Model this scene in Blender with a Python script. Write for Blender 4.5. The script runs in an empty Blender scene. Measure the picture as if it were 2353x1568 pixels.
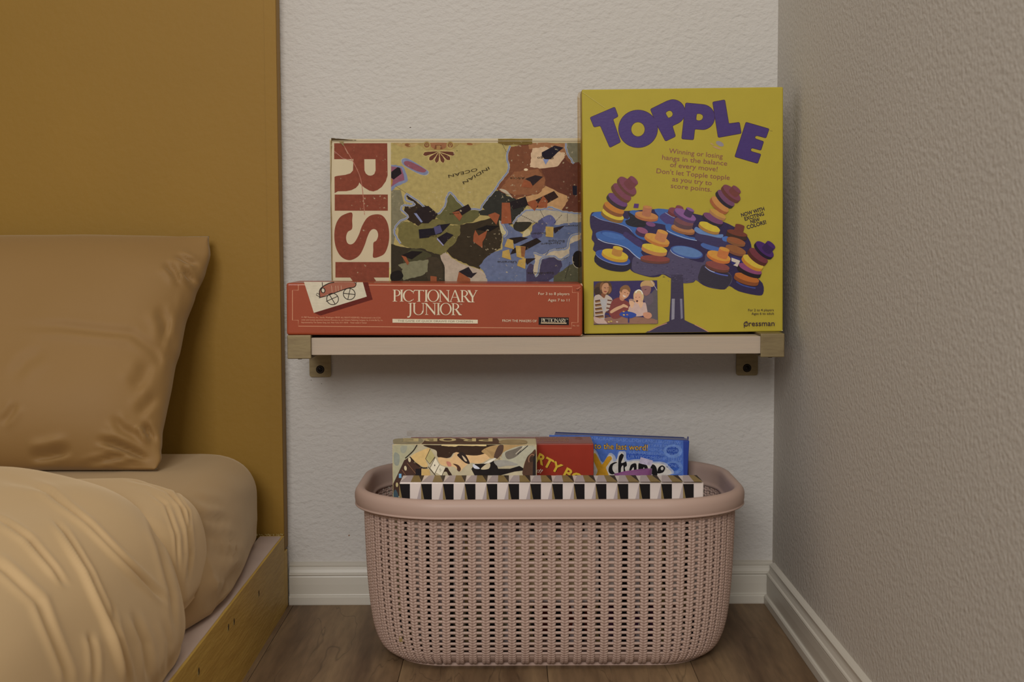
import bpy, bmesh, math, random
from mathutils import Vector, Matrix, noise
from mathutils.geometry import tessellate_polygon
random.seed(7)
SC = bpy.context.scene
COL = SC.collection
R = math.radians

# ------------------------------------------------------------------ camera
F = 3150.0; CX = 1176.5; CY = 784.0
ZC = 0.541; PITCH = R(4.21); ROLL = R(0.20)
cam_o = Vector((0, 0, ZC))
fw = Vector((0, math.cos(PITCH), -math.sin(PITCH)))
r0 = Vector((1, 0, 0)); u0 = Vector((0, math.sin(PITCH), math.cos(PITCH)))
rt = r0*math.cos(ROLL) - u0*math.sin(ROLL)
up = u0*math.cos(ROLL) + r0*math.sin(ROLL)
cd = bpy.data.cameras.new('camera'); cam = bpy.data.objects.new('camera', cd); COL.objects.link(cam)
cd.sensor_width = 36; cd.lens = F/2353*36; cd.clip_start = 0.02; cd.clip_end = 60
M = Matrix((( rt.x, up.x, -fw.x, 0), (rt.y, up.y, -fw.y, 0), (rt.z, up.z, -fw.z, ZC), (0, 0, 0, 1)))
cam.matrix_world = M
cd.dof.use_dof = True; cd.dof.focus_distance = 1.86; cd.dof.aperture_fstop = 11.0
SC.camera = cam
# ------------------------------------------------------------------ light
SC.view_settings.view_transform = 'Standard'; SC.view_settings.look = 'None'
SC.view_settings.gamma = 1; SC.view_settings.use_curve_mapping = False
SC.view_settings.exposure = 0.0
w = bpy.data.worlds.new('world'); SC.world = w; w.use_nodes = True
w.node_tree.nodes['Background'].inputs[0].default_value = (1.0, 0.93, 0.85, 1)
w.node_tree.nodes['Background'].inputs[1].default_value = 0.33
def area(name, loc, target, sx, sy, power, col):
    l = bpy.data.lights.new(name, 'AREA'); l.shape = 'RECTANGLE'; l.size = sx; l.size_y = sy
    l.energy = power; l.color = col
    o = bpy.data.objects.new(name, l); COL.objects.link(o); o.location = loc
    o.rotation_euler = (Vector(target)-Vector(loc)).to_track_quat('-Z', 'Y').to_euler()
    return o
area('window_light', (-0.50, -1.60, 1.68), (0.05, 1.95, 0.30), 1.15, 1.1, 52, (1.0, 0.975, 0.95))
area('overhead_area', (0.1, 0.9, 2.3), (0.1, 1.7, 0.2), 0.8, 0.8, 6, (1.0, 0.93, 0.82))  # weak warm area light overhead, out of view

# ------------------------------------------------------------------ helpers
def ray(px, py):
    return fw + rt*((px-CX)/F) + up*(-(py-CY)/F)
def onY(px, py, Y):
    d = ray(px, py); return cam_o + d*(Y/d.y)
def onZ(px, py, z):
    d = ray(px, py); return cam_o + d*((z-ZC)/d.z)
def proj(p):
    v = Vector(p)-cam_o; k = v.dot(fw)
    return CX + F*v.dot(rt)/k, CY - F*v.dot(up)/k
def lin(c):
    c = c/255.0
    return c/12.92 if c <= 0.04045 else ((c+0.055)/1.055)**2.4
def L(rgb, k=1.0):
    return tuple(min(0.92, lin(c)/k) for c in rgb)

def nt_new(name):
    m = bpy.data.materials.new(name); m.use_nodes = True
    nt = m.node_tree; b = nt.nodes['Principled BSDF']
    return m, nt, b
def mat(name, col, rough=0.6, spec=0.4, bump=None, var=0.0, vscale=8.0, metallic=0.0, coat=0.0, sheen=0.0,
        bstr=0.3, bdist=0.001, stretch=None, col2=None, coords='Object', rot=None):
    """bump = noise scale; col2 = second colour mixed by noise; stretch scales coordinates"""
    m, nt, b = nt_new(name)
    b.inputs['Base Color'].default_value = (*col, 1)
    b.inputs['Roughness'].default_value = rough
    b.inputs['Specular IOR Level'].default_value = spec
    b.inputs['Metallic'].default_value = metallic
    b.inputs['Coat Weight'].default_value = coat
    b.inputs['Sheen Weight'].default_value = sheen
    tc = nt.nodes.new('ShaderNodeTexCoord'); mp = nt.nodes.new('ShaderNodeMapping')
    nt.links.new(tc.outputs[coords], mp.inputs[0])
    if stretch: mp.inputs['Scale'].default_value = stretch
    if rot: mp.inputs['Rotation'].default_value = rot
    if var or col2:
        n = nt.nodes.new('ShaderNodeTexNoise'); n.inputs['Scale'].default_value = vscale; n.inputs['Detail'].default_value = 6
        nt.links.new(mp.outputs[0], n.inputs['Vector'])
        cr = nt.nodes.new('ShaderNodeMapRange'); cr.inputs['From Min'].default_value = 0.3; cr.inputs['From Max'].default_value = 0.7
        nt.links.new(n.outputs['Fac'], cr.inputs['Value'])
        mx = nt.nodes.new('ShaderNodeMix'); mx.data_type = 'RGBA'
        c2 = col2 if col2 else tuple(c*(1-var) for c in col)
        mx.inputs['A'].default_value = (*col, 1); mx.inputs['B'].default_value = (*c2, 1)
        nt.links.new(cr.outputs[0], mx.inputs['Factor']); nt.links.new(mx.outputs['Result'], b.inputs['Base Color'])
    if bump:
        n2 = nt.nodes.new('ShaderNodeTexNoise'); n2.inputs['Scale'].default_value = bump; n2.inputs['Detail'].default_value = 4
        nt.links.new(mp.outputs[0], n2.inputs['Vector'])
        bp = nt.nodes.new('ShaderNodeBump'); bp.inputs['Strength'].default_value = bstr; bp.inputs['Distance'].default_value = bdist
        nt.links.new(n2.outputs['Fac'], bp.inputs['Height']); nt.links.new(bp.outputs[0], b.inputs['Normal'])
    return m

def print_mat(name, rough=0.45, spec=0.4, coat=0.0, mott=0.12, mscale=60, bump=120, bstr=0.25, specks=0.0, speckcol=(0.6, 0.55, 0.45), spscale=220):
    """printed card: colour from the print's own colour attribute, mottled; optional worn-through specks"""
    m, nt, b = nt_new(name)
    at = nt.nodes.new('ShaderNodeAttribute'); at.attribute_name = 'ink'
    tc = nt.nodes.new('ShaderNodeTexCoord')
    n = nt.nodes.new('ShaderNodeTexNoise'); n.inputs['Scale'].default_value = mscale; n.inputs['Detail'].default_value = 8
    nt.links.new(tc.outputs['Object'], n.inputs['Vector'])
    mr = nt.nodes.new('ShaderNodeMapRange'); mr.inputs['To Min'].default_value = 1-mott; mr.inputs['To Max'].default_value = 1+mott
    mr.inputs['From Min'].default_value = 0.3; mr.inputs['From Max'].default_value = 0.7
    nt.links.new(n.outputs['Fac'], mr.inputs['Value'])
    vm = nt.nodes.new('ShaderNodeVectorMath'); vm.operation = 'SCALE'
    nt.links.new(at.outputs['Color'], vm.inputs[0]); nt.links.new(mr.outputs[0], vm.inputs['Scale'])
    last = vm.outputs[0]
    if specks:
        s = nt.nodes.new('ShaderNodeTexNoise'); s.inputs['Scale'].default_value = spscale; s.inputs['Detail'].default_value = 3
        nt.links.new(tc.outputs['Object'], s.inputs['Vector'])
        s2 = nt.nodes.new('ShaderNodeTexNoise'); s2.inputs['Scale'].default_value = 14
        nt.links.new(tc.outputs['Object'], s2.inputs['Vector'])
        add = nt.nodes.new('ShaderNodeMath'); add.operation = 'ADD'
        mul = nt.nodes.new('ShaderNodeMath'); mul.operation = 'MULTIPLY'; mul.inputs[1].default_value = 0.5
        nt.links.new(s2.outputs['Fac'], mul.inputs[0]); nt.links.new(s.outputs['Fac'], add.inputs[0]); nt.links.new(mul.outputs[0], add.inputs[1])
        r2 = nt.nodes.new('ShaderNodeMapRange'); r2.inputs['From Min'].default_value = 0.93; r2.inputs['From Max'].default_value = 1.02
        r2.inputs['To Max'].default_value = specks
        nt.links.new(add.outputs[0], r2.inputs['Value'])
        mx = nt.nodes.new('ShaderNodeMix'); mx.data_type = 'RGBA'; mx.inputs['B'].default_value = (*speckcol, 1)
        nt.links.new(r2.outputs[0], mx.inputs['Factor']); nt.links.new(last, mx.inputs['A']); last = mx.outputs['Result']
    nt.links.new(last, b.inputs['Base Color'])
    b.inputs['Roughness'].default_value = rough; b.inputs['Specular IOR Level'].default_value = spec
    b.inputs['Coat Weight'].default_value = coat; b.inputs['Coat Roughness'].default_value = 0.22
    n2 = nt.nodes.new('ShaderNodeTexNoise'); n2.inputs['Scale'].default_value = bump; n2.inputs['Detail'].default_value = 5
    mp = nt.nodes.new('ShaderNodeMapping'); mp.inputs['Scale'].default_value = (1, 1, 2.2)
    nt.links.new(tc.outputs['Object'], mp.inputs[0]); nt.links.new(mp.outputs[0], n2.inputs['Vector'])
    bp = nt.nodes.new('ShaderNodeBump'); bp.inputs['Strength'].default_value = bstr; bp.inputs['Distance'].default_value = 0.001
    nt.links.new(n2.outputs['Fac'], bp.inputs['Height']); nt.links.new(bp.outputs[0], b.inputs['Normal'])
    if coat: nt.links.new(bp.outputs[0], b.inputs['Coat Normal'])
    return m

def link(name, me, m=None, parent=None, smooth=False):
    o = bpy.data.objects.new(name, me); COL.objects.link(o)
    if m and not me.materials: me.materials.append(m)
    if parent: o.parent = parent
    if smooth:
        for p in me.polygons: p.use_smooth = True
    return o
def mesh(name, vs, fs, m=None, parent=None, smooth=False):
    me = bpy.data.meshes.new(name); me.from_pydata([tuple(v) for v in vs], [], fs); me.update()
    return link(name, me, m, parent, smooth)
def from_bm(name, bm, m=None, parent=None, smooth=False):
    me = bpy.data.meshes.new(name); bm.to_mesh(me); bm.free()
    return link(name, me, m, parent, smooth)
def thing(name, label, cat, loc=(0, 0, 0), group=None, mw=None):
    o = bpy.data.objects.new(name, None); COL.objects.link(o); o.empty_display_size = 0.02
    if mw is not None: o.matrix_world = mw
    else: o.location = loc
    o['label'] = label; o['category'] = cat
    if group: o['group'] = group
    return o
def tag(o, label, cat, group=None):
    o['label'] = label; o['category'] = cat
    if group: o['group'] = group
    return o
def struct(o):
    o['kind'] = 'structure'; return o
def add_box(bm, x0, x1, y0, y1, z0, z1, bev=0.0, seg=2):
    r = bmesh.ops.create_cube(bm, size=1)
    for v in r['verts']:
        v.co = Vector(((x0+x1)/2+v.co.x*(x1-x0), (y0+y1)/2+v.co.y*(y1-y0), (z0+z1)/2+v.co.z*(z1-z0)))
    if bev:
        es = set(e for v in r['verts'] for e in v.link_edges)
        bmesh.ops.bevel(bm, geom=list(es), offset=bev, segments=seg, affect='EDGES', profile=0.5)
def box(name, x0, x1, y0, y1, z0, z1, m, parent=None, bev=0.0, seg=2, smooth=False):
    bm = bmesh.new(); add_box(bm, x0, x1, y0, y1, z0, z1, bev, seg)
    return from_bm(name, bm, m, parent, smooth)

# ---------------- 2-D drawing on a flat face (printing) ----------------
def catmull(pts, n=5, closed=True):
    out = []; N = len(pts)
    for i in range(N if closed else N-1):
        p = [pts[(i+k) % N] if closed else pts[min(max(i+k, 0), N-1)] for k in (-1, 0, 1, 2)]
        for j in range(n):
            t = j/n; t2 = t*t; t3 = t2*t
            out.append(tuple(0.5*((2*p[1][k]) + (-p[0][k]+p[2][k])*t + (2*p[0][k]-5*p[1][k]+4*p[2][k]-p[3][k])*t2
                       + (-p[0][k]+3*p[1][k]-3*p[2][k]+p[3][k])*t3) for k in (0, 1)))
    if not closed: out.append(tuple(pts[-1]))
    return out
def rounded(pts, r, n=4):
    out = []; N = len(pts)
    for i in range(N):
        a = Vector(pts[i-1]); b = Vector(pts[i]); c = Vector(pts[(i+1) % N])
        d1 = (a-b); d2 = (c-b); rr = min(r, d1.length*0.45, d2.length*0.45)
        p1 = b+d1.normalized()*rr; p2 = b+d2.normalized()*rr
        for j in range(n+1):
            t = j/n; q = p1*(1-t)**2 + b*2*t*(1-t) + p2*t*t
            out.append((q.x, q.y))
    return out
def jag(pts, amp, n=3, seed=1):
    rnd = random.Random(seed); out = []
    N = len(pts)
    for i in range(N):
        a = pts[i]; b = pts[(i+1) % N]
        for j in range(n):
            t = j/n; k = 0 if j == 0 else 1
            out.append((a[0]+(b[0]-a[0])*t+rnd.uniform(-amp, amp)*k, a[1]+(b[1]-a[1])*t+rnd.uniform(-amp, amp)*k))
    return out
def ell(cx, cy, rx, ry, rot=0, n=28, a0=0, a1=360):
    c, s = math.cos(R(rot)), math.sin(R(rot)); out = []
    m = n if a1-a0 >= 360 else n+1
    for i in range(m):
        a = R(a0+(a1-a0)*i/n); x = rx*math.cos(a); y = ry*math.sin(a)
        out.append((cx+x*c-y*s, cy+x*s+y*c))
    return out
_font_cache = {}
def glyphs(s, off=0.0):
    key = (s, off)
    if key in _font_cache: return _font_cache[key]
    c = bpy.data.curves.new('t', 'FONT'); c.body = s; c.offset = off; c.resolution_u = 3; c.fill_mode = 'FRONT'
    o = bpy.data.objects.new('t', c); COL.objects.link(o)
    dg = bpy.context.evaluated_depsgraph_get(); me = o.evaluated_get(dg).to_mesh()
    vs = [(v.co.x, v.co.y) for v in me.vertices]; fs = [tuple(p.vertices) for p in me.polygons]
    o.evaluated_get(dg).to_mesh_clear(); bpy.data.objects.remove(o); bpy.data.curves.remove(c)
    _font_cache[key] = (vs, fs); return vs, fs
class Print:
    """flat shapes given in photo pixels, laid on a plane of a real box face"""
    def __init__(self, parent, o, n, k=0.6, step=8e-6, base=5e-5):
        self.pm = parent.matrix_world.copy() if parent else Matrix.Identity(4)
        self.inv = self.pm.inverted(); self.parent = parent
        self.o = Vector(o); self.n = Vector(n).normalized(); self.k = k
        self.step = step; self.h = base; self.v = []; self.f = []; self.c = []
        self.clip = None; self.T(0, 0, 1)
    def T(self, ox, oy, s): self.ox, self.oy, self.s = ox, oy, s     # drawing frame: px = ox + x/s
    def P(self, x, y):
        px = self.ox+x/self.s; py = self.oy+y/self.s
        d = ray(px, py); t = (self.o-cam_o).dot(self.n)/d.dot(self.n)
        return self.inv @ (cam_o+d*t+self.n*self.h)
    def tris(self, pts, faces, col, fn=None):
        b = len(self.v)
        for (x, y) in pts:
            if self.clip: x = max(self.clip[0], min(self.clip[2], x)); y = max(self.clip[1], min(self.clip[3], y))
            self.v.append(self.P(x, y))
            self.c.append(L(fn(x, y) if fn else col, self.k))
        for f in faces: self.f.append(tuple(b+i for i in f))
        self.h += self.step
    def poly(self, pts, col, holes=None, fn=None):
        loops = [[Vector((x, y, 0)) for x, y in pts]] + [[Vector((x, y, 0)) for x, y in h] for h in (holes or [])]
        allp = list(pts)
        for h in (holes or []): allp += list(h)
        self.tris(allp, tessellate_polygon(loops), col, fn)
    def sm(self, pts, col, n=4, holes=None): self.poly(catmull(pts, n), col, holes)
    def rect(self, x0, y0, x1, y1, col): self.poly([(x0, y0), (x1, y0), (x1, y1), (x0, y1)], col)
    def line(self, pts, w, col, closed=False, w1=None, curve=False):
        if curve: pts = catmull(pts, 5, closed)
        N = len(pts); vs = []; fs = []
        for i in range(N):
            a = Vector(pts[i-1] if (i > 0 or closed) else pts[i]); b = Vector(pts[(i+1) % N] if (i < N-1 or closed) else pts[i])
            d = (b-a); d = d.normalized() if d.length > 1e-9 else Vector((1, 0)); nn = Vector((-d.y, d.x))
            ww = w if w1 is None else w+(w1-w)*i/max(1, N-1)
            p = Vector(pts[i]); q = p+nn*ww/2; r = p-nn*ww/2
            vs += [(q.x, q.y), (r.x, r.y)]
        for i in range(N if closed else N-1):
            a = 2*i; b = 2*((i+1) % N); fs += [(a, a+1, b+1), (a, b+1, b)]
        self.tris(vs, fs, col)
    def dash(self, a, b, w, col, n):
        for i in range(n):
            t0 = i/n; t1 = (i+0.6)/n
            self.line([(a[0]+(b[0]-a[0])*t0, a[1]+(b[1]-a[1])*t0), (a[0]+(b[0]-a[0])*t1, a[1]+(b[1]-a[1])*t1)], w, col)
            self.h -= self.step
        self.h += self.step
    def text(self, s, a, b, h, col, bold=0.0, ital=0.0, ref=None, flip=False):
        """baseline from a to b; h = height of capitals (signed perpendicular)"""
        vs, fs = glyphs(s, bold)
        xs = [v[0] for v in vs]; x0, x1 = min(xs), max(xs); ca = 0.73
        A = Vector(a); B = Vector(b); d = (B-A); wd = d.length; d.normalize(); nn = Vector((d.y, -d.x))
        if flip: nn = -nn
        out = []
        for (x, y) in vs:
            u = (x-x0)/(x1-x0)*wd + ital*y/ca*h; p = A+d*u+nn*(y/ca*h); out.append((p.x, p.y))
        self.tris(out, fs, col)
    def build(self, name, m):
        me = bpy.data.meshes.new(name); me.from_pydata([tuple(v) for v in self.v], [], self.f)
        at = me.color_attributes.new('ink', 'FLOAT_COLOR', 'POINT')
        flat = []
        for c in self.c: flat += [c[0], c[1], c[2], 1.0]
        at.data.foreach_set('color', flat); me.update()
        # make every face look outwards
        nl = self.inv.to_3x3() @ self.n
        bm = bmesh.new(); bm.from_mesh(me)
        fl = [f for f in bm.faces if f.normal.dot(nl) < 0]
        bmesh.ops.reverse_faces(bm, faces=fl); bm.to_mesh(me); bm.free()
        return link(name, me, m, self.parent)

def frame_px(bl, br, Y, tl, depth_yaw=0.0):
    """local frame of an upright box from its front face corners in the photo, front plane at Y"""
    A = onY(*bl, Y); B = onY(*br, Y); Tt = onY(*tl, Y)
    ex = (B-A).normalized(); ey = Vector((0, 1, 0)); ez = ex.cross(ey).normalized()
    mw = Matrix((( ex.x, ey.x, ez.x, A.x), (ex.y, ey.y, ez.y, A.y), (ex.z, ey.z, ez.z, A.z), (0, 0, 0, 1)))
    return mw, (B-A).length, (Tt-A).dot(ez)

# ------------------------------------------------------------------ room
WY = 2.02                                            # back wall plane
WX = onY(1781, 700, WY).x                            # right wall plane
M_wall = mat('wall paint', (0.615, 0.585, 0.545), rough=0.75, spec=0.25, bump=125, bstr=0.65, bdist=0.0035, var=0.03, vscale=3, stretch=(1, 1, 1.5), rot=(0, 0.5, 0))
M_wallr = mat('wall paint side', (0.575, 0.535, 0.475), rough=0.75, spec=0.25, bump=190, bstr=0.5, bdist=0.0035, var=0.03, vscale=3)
M_trim = mat('trim paint', (0.60, 0.56, 0.48), rough=0.4, spec=0.5, bump=40, bstr=0.1, bdist=0.001)
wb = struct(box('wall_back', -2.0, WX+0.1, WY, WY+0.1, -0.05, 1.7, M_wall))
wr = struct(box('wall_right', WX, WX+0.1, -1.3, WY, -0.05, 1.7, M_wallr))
for o_, Yp, pts in ((wb, WY, [(943, 293, 3.2, 1.6, 1), (802, 1231, 2.0, 3.4, 0), (715, 874, 1.8, 1.2, 1), (739, 882, 1.4, 1.4, 1)]),):
    for (x_, y_, a_, b_, k_) in pts:
        c_ = onY(x_, y_, Yp); bm = bmesh.new()
        bmesh.ops.create_uvsphere(bm, u_segments=8, v_segments=5, radius=0.0006, matrix=Matrix.Translation(c_) @ Matrix.Diagonal((a_*0.7, 0.4, b_*0.7, 1)))
        from_bm('wall_mark', bm, mat('mark %d' % x_, (0.12, 0.09, 0.07) if k_ else (0.28, 0.12, 0.05), rough=0.9, bump=80), o_)
# floor with planks
def wood_floor():
    m, nt, b = nt_new('oak laminate')
    tc = nt.nodes.new('ShaderNodeTexCoord'); mp = nt.nodes.new('ShaderNodeMapping'); mp.inputs['Scale'].default_value = (14, 1.6, 14)
    nt.links.new(tc.outputs['Object'], mp.inputs[0])
    oi = nt.nodes.new('ShaderNodeObjectInfo'); ad = nt.nodes.new('ShaderNodeVectorMath'); ad.operation = 'ADD'
    ml = nt.nodes.new('ShaderNodeVectorMath'); ml.operation = 'SCALE'; ml.inputs['Scale'].default_value = 37.0
    cb = nt.nodes.new('ShaderNodeCombineXYZ'); nt.links.new(oi.outputs['Random'], cb.inputs[0]); nt.links.new(oi.outputs['Random'], cb.inputs[1])
    nt.links.new(cb.outputs[0], ml.inputs[0]); nt.links.new(mp.outputs[0], ad.inputs[0]); nt.links.new(ml.outputs[0], ad.inputs[1])
    n1 = nt.nodes.new('ShaderNodeTexNoise'); n1.inputs['Scale'].default_value = 1.2; n1.inputs['Detail'].default_value = 8; n1.inputs['Distortion'].default_value = 0.6
    n2 = nt.nodes.new('ShaderNodeTexNoise'); n2.inputs['Scale'].default_value = 9; n2.inputs['Detail'].default_value = 6
    n3 = nt.nodes.new('ShaderNodeTexNoise'); n3.inputs['Scale'].default_value = 0.9; n3.inputs['Detail'].default_value = 3; n3.inputs['Distortion'].default_value = 1.5
    for n in (n1, n2, n3): nt.links.new(ad.outputs[0], n.inputs['Vector'])
    cr = nt.nodes.new('ShaderNodeValToRGB'); e = cr.color_ramp.elements
    e[0].position = 0.3; e[0].color = (0.12, 0.070, 0.036, 1); e[1].position = 0.72; e[1].color = (0.30, 0.20, 0.105, 1)
    x = e.new(0.5); x.color = (0.215, 0.137, 0.073, 1)
    nt.links.new(n1.outputs['Fac'], cr.inputs[0])
    mr = nt.nodes.new('ShaderNodeMapRange'); mr.inputs['From Min'].default_value = 0.3; mr.inputs['From Max'].default_value = 0.7; mr.inputs['To Min'].default_value = 0.78; mr.inputs['To Max'].default_value = 1.12
    nt.links.new(n2.outputs['Fac'], mr.inputs['Value'])
    vm = nt.nodes.new('ShaderNodeVectorMath'); vm.operation = 'SCALE'; nt.links.new(cr.outputs[0], vm.inputs[0]); nt.links.new(mr.outputs[0], vm.inputs['Scale'])
    # thin dark cracks
    ab = nt.nodes.new('ShaderNodeMath'); ab.operation = 'SUBTRACT'; ab.inputs[1].default_value = 0.5; nt.links.new(n3.outputs['Fac'], ab.inputs[0])
    a2 = nt.nodes.new('ShaderNodeMath'); a2.operation = 'ABSOLUTE'; nt.links.new(ab.outputs[0], a2.inputs[0])
    m3 = nt.nodes.new('ShaderNodeMapRange'); m3.inputs['From Min'].default_value = 0.0; m3.inputs['From Max'].default_value = 0.006; m3.inputs['To Min'].default_value = 0.62
    nt.links.new(a2.outputs[0], m3.inputs['Value'])
    v2 = nt.nodes.new('ShaderNodeVectorMath'); v2.operation = 'SCALE'; nt.links.new(vm.outputs[0], v2.inputs[0]); nt.links.new(m3.outputs[0], v2.inputs['Scale'])
    nt.links.new(v2.outputs[0], b.inputs['Base Color'])
    b.inputs['Roughness'].default_value = 0.55; b.inputs['Specular IOR Level'].default_value = 0.3
    bp = nt.nodes.new('ShaderNodeBump'); bp.inputs['Strength'].default_value = 0.3; bp.inputs['Distance'].default_value = 0.0006
    nt.links.new(n2.outputs['Fac'], bp.inputs['Height']); nt.links.new(bp.outputs[0], b.inputs['Normal'])
    return m
M_floor = wood_floor()
M_sub = mat('joint dark', (0.03, 0.02, 0.015), rough=0.9, bump=50)
floor = struct(box('floor', -2.0, WX, -1.3, WY, -0.05, -0.004, M_sub))
seams = [-2.0, -1.807, -1.622, -1.437, -1.252, -1.067, -0.882, -0.697, -0.512, -0.327, -0.142, 0.043, 0.228, WX]
for i in range(len(seams)-1):
    a, b_ = seams[i], seams[i+1]
    cuts = [-1.3, 0.1+0.43*((i*5) % 3)-0.3, WY] 
    for j in range(2):
        box('plank', a+0.0003, b_-0.0003, cuts[j]+0.0003, cuts[j+1]-0.0003, -0.004, 0.0, M_floor, floor, bev=0.0004, seg=1)

# baseboards: profile (distance from wall, height)
BP = [(0.0, 0.0), (0.0145, 0.0), (0.0150, 0.0015), (0.0150, 0.0115), (0.0135, 0.0135), (0.0112, 0.0142), (0.0108, 0.0155),
      (0.0112, 0.030), (0.0108, 0.041), (0.0100, 0.0430), (0.0112, 0.0438), (0.0118, 0.0452), (0.0108, 0.0468), (0.0088, 0.0476),
      (0.0070, 0.0520), (0.0062, 0.0560), (0.0070, 0.0568), (0.0072, 0.0590), (0.0050, 0.0606), (0.0, 0.0625)]
def profile_run(name, f, a, b, m):
    vs = []; n = len(BP)
    for t in (a, b):
        for d, z in BP: vs.append(f(t, d, z))
    fs = [(i, i+1, n+i+1, n+i) for i in range(n-1)] + [tuple(range(n)), tuple(range(2*n-1, n-1, -1))]
    o = mesh(name, vs, fs, m); bm = bmesh.new(); bm.from_mesh(o.data); bmesh.ops.recalc_face_normals(bm, faces=bm.faces); bm.to_mesh(o.data); bm.free()
    return struct(o)
XP = -0.334                                          # outer face of the bed rail
profile_run('baseboard_back', lambda t, d, z: (t, WY-d, z), XP+0.001, WX-0.0005, M_trim)
profile_run('baseboard_right', lambda t, d, z: (WX-d, t, z), -1.3, WY-0.0155, M_trim)

# ------------------------------------------------------------------ shelf with two straps
M_board = mat('limed wood', (0.50, 0.40, 0.30), rough=0.5, bump=30, bstr=0.2, bdist=0.0005, stretch=(1, 6, 25), col2=(0.46, 0.375, 0.29), vscale=10)
M_brass = mat('brushed brass', (0.27, 0.21, 0.105), rough=0.45, metallic=0.45, bump=90, bstr=0.15, bdist=0.0004, stretch=(1, 1, 6), col2=(0.21, 0.155, 0.08), vscale=40)
M_screw = mat('blackened screw', (0.03, 0.025, 0.022), rough=0.35, metallic=0.9, bump=60)
SY = 1.82
zl = onY(688, 771.3, SY).z; zr = onY(1775, 766, SY).z
ZS = (zl+zr)/2-0.0040                                # top of the board
tilt = math.atan2(zr-zl, onY(1775, 764, SY).x-onY(688, 770, SY).x)
BX0 = onY(660, 800, SY).x; BX1 = onY(715, 800, SY).x; BX2 = onY(1748, 795, SY).x; BX3 = onY(1803, 795, SY).x
board = box('shelf_board', BX0+0.004, BX3-0.004, SY+0.0045, WY-0.0045, ZS-0.0232, ZS, M_board, bev=0.0009, seg=2)
tag(board, 'pale pinkish wooden wall shelf board holding the upper game boxes', 'shelf')
def strap(x0, x1, label):
    t = thing('shelf_bracket', label, 'bracket', ((x0+x1)/2, SY, ZS), 'brass strap brackets of the shelf')
    hw = (x1-x0)/2; th = 0.003
    # closed strap around the board: top, front, bottom, plate on the wall
    bm = bmesh.new()
    zt = 0.0040; zb = -0.0278
    dW = WY-SY-0.0008
    add_box(bm, -hw, hw, 0.0, 0.0035, zb, zt, 0.0012, 3)
    o = from_bm('front_lip', bm, M_brass, t)
    box('top_strap', -hw, hw, 0.0035, dW-0.003, zt-0.0036, zt-0.0001, M_brass, t, bev=0.0006)
    box('lower_strap', -hw, hw, 0.0035, dW-0.003, zb+0.0001, zb+0.0032, M_brass, t, bev=0.0006)
    zpl = onY(736, 866, WY).z - ZS
    bm = bmesh.new(); pts = rounded([(-hw, zt), (hw, zt), (hw, zpl), (-hw, zpl)], 0.004, 4)
    vs = [bm.verts.new((x, dW-0.003, z)) for x, z in pts]; f = bm.faces.new(vs)
    ex = bmesh.ops.extrude_face_region(bm, geom=[f])
    for v in ex['geom']:
        if isinstance(v, bmesh.types.BMVert): v.co.y += 0.003
    bmesh.ops.recalc_face_normals(bm, faces=bm.faces)
    wp = from_bm('wall_plate', bm, M_brass, t)
    zs = onY(736, 849, WY).z - ZS
    # countersunk ring and screw head
    bm = bmesh.new()
    bmesh.ops.create_cone(bm, cap_ends=True, segments=24, radius1=0.0062, radius2=0.0050, depth=0.0012, matrix=Matrix.Translation((0.0, dW-0.0036, zs)) @ Matrix.Rotation(R(90), 4, 'X'))
    s = from_bm('screw', bm, M_screw, wp)
    bm = bmesh.new()
    bmesh.ops.create_uvsphere(bm, u_segments=16, v_segments=8, radius=0.0036, matrix=Matrix.Translation((0.0, dW-0.0042, zs)) @ Matrix.Diagonal((1, 0.4, 1, 1)))
    for p in (0, 1):
        bmesh.ops.create_cube(bm, size=1, matrix=Matrix.Translation((0, dW-0.0056, zs)) @ Matrix.Rotation(R(90*p+20), 4, 'Y') @ Matrix.Diagonal((0.0035, 0.0004, 0.0008, 1)))
    from_bm('screw_head', bm, M_screw, wp, True)
    bm = bmesh.new()
    bmesh.ops.create_cone(bm, cap_ends=True, segments=16, radius1=0.003, radius2=0.0025, depth=0.0014, matrix=Matrix.Translation((-0.001, 0.012, zb-0.0006)))
    from_bm('clamp_screw', bm, M_screw, t)
    return t
strap(BX0, BX1, 'brass strap bracket at the left end of the shelf, next to the yellow headboard')
strap(BX2, BX3, 'brass strap bracket at the right end of the shelf, in the wall corner')

# ------------------------------------------------------------------ bed
K = 0.62
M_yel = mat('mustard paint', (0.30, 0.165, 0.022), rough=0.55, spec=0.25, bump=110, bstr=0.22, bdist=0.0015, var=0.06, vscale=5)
M_yelw = mat('mustard paint over wood grain', (0.62, 0.42, 0.10), rough=0.5, spec=0.25, bump=26, bstr=0.7, bdist=0.0012, stretch=(6, 1, 9), col2=(0.50, 0.31, 0.065), vscale=9)
M_raw = mat('unpainted rail top', (0.56, 0.44, 0.38), rough=0.7, bump=40, bstr=0.3, bdist=0.001, var=0.07, vscale=20)
HX = onY(648, 640, 2.0).x
bed = thing('bed', 'mustard yellow painted bed frame with tall headboard at the left', 'bed', (-1.0, 1.2, 0))
def bb(name, x0, x1, y0, y1, z0, z1, m, **kw):
    return box(name, x0+1.0, x1+1.0, y0-1.2, y1-1.2, z0, z1, m, bed, **kw)
zstep = onY(640, 1262, 2.0).z
bb('headboard', -1.95, HX, 1.985, 2.0165, zstep, 1.6, M_yel, bev=0.003, seg=3)
xb = onY(617, 640, 1.985).x
bb('edge_band', xb, HX-0.0005, 1.9838, 1.9848, zstep+0.001, 1.599, M_yel)
bb('post', -0.39, XP, 1.978, 2.0040, 0.0, zstep-0.0005, M_yelw, bev=0.0015)
ZR = 0.111
bm = bmesh.new(); add_box(bm, -0.369+1, XP+1, -1.2-1.2, 1.977-1.2, 0.0, ZR, 0.0, 1)
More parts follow.
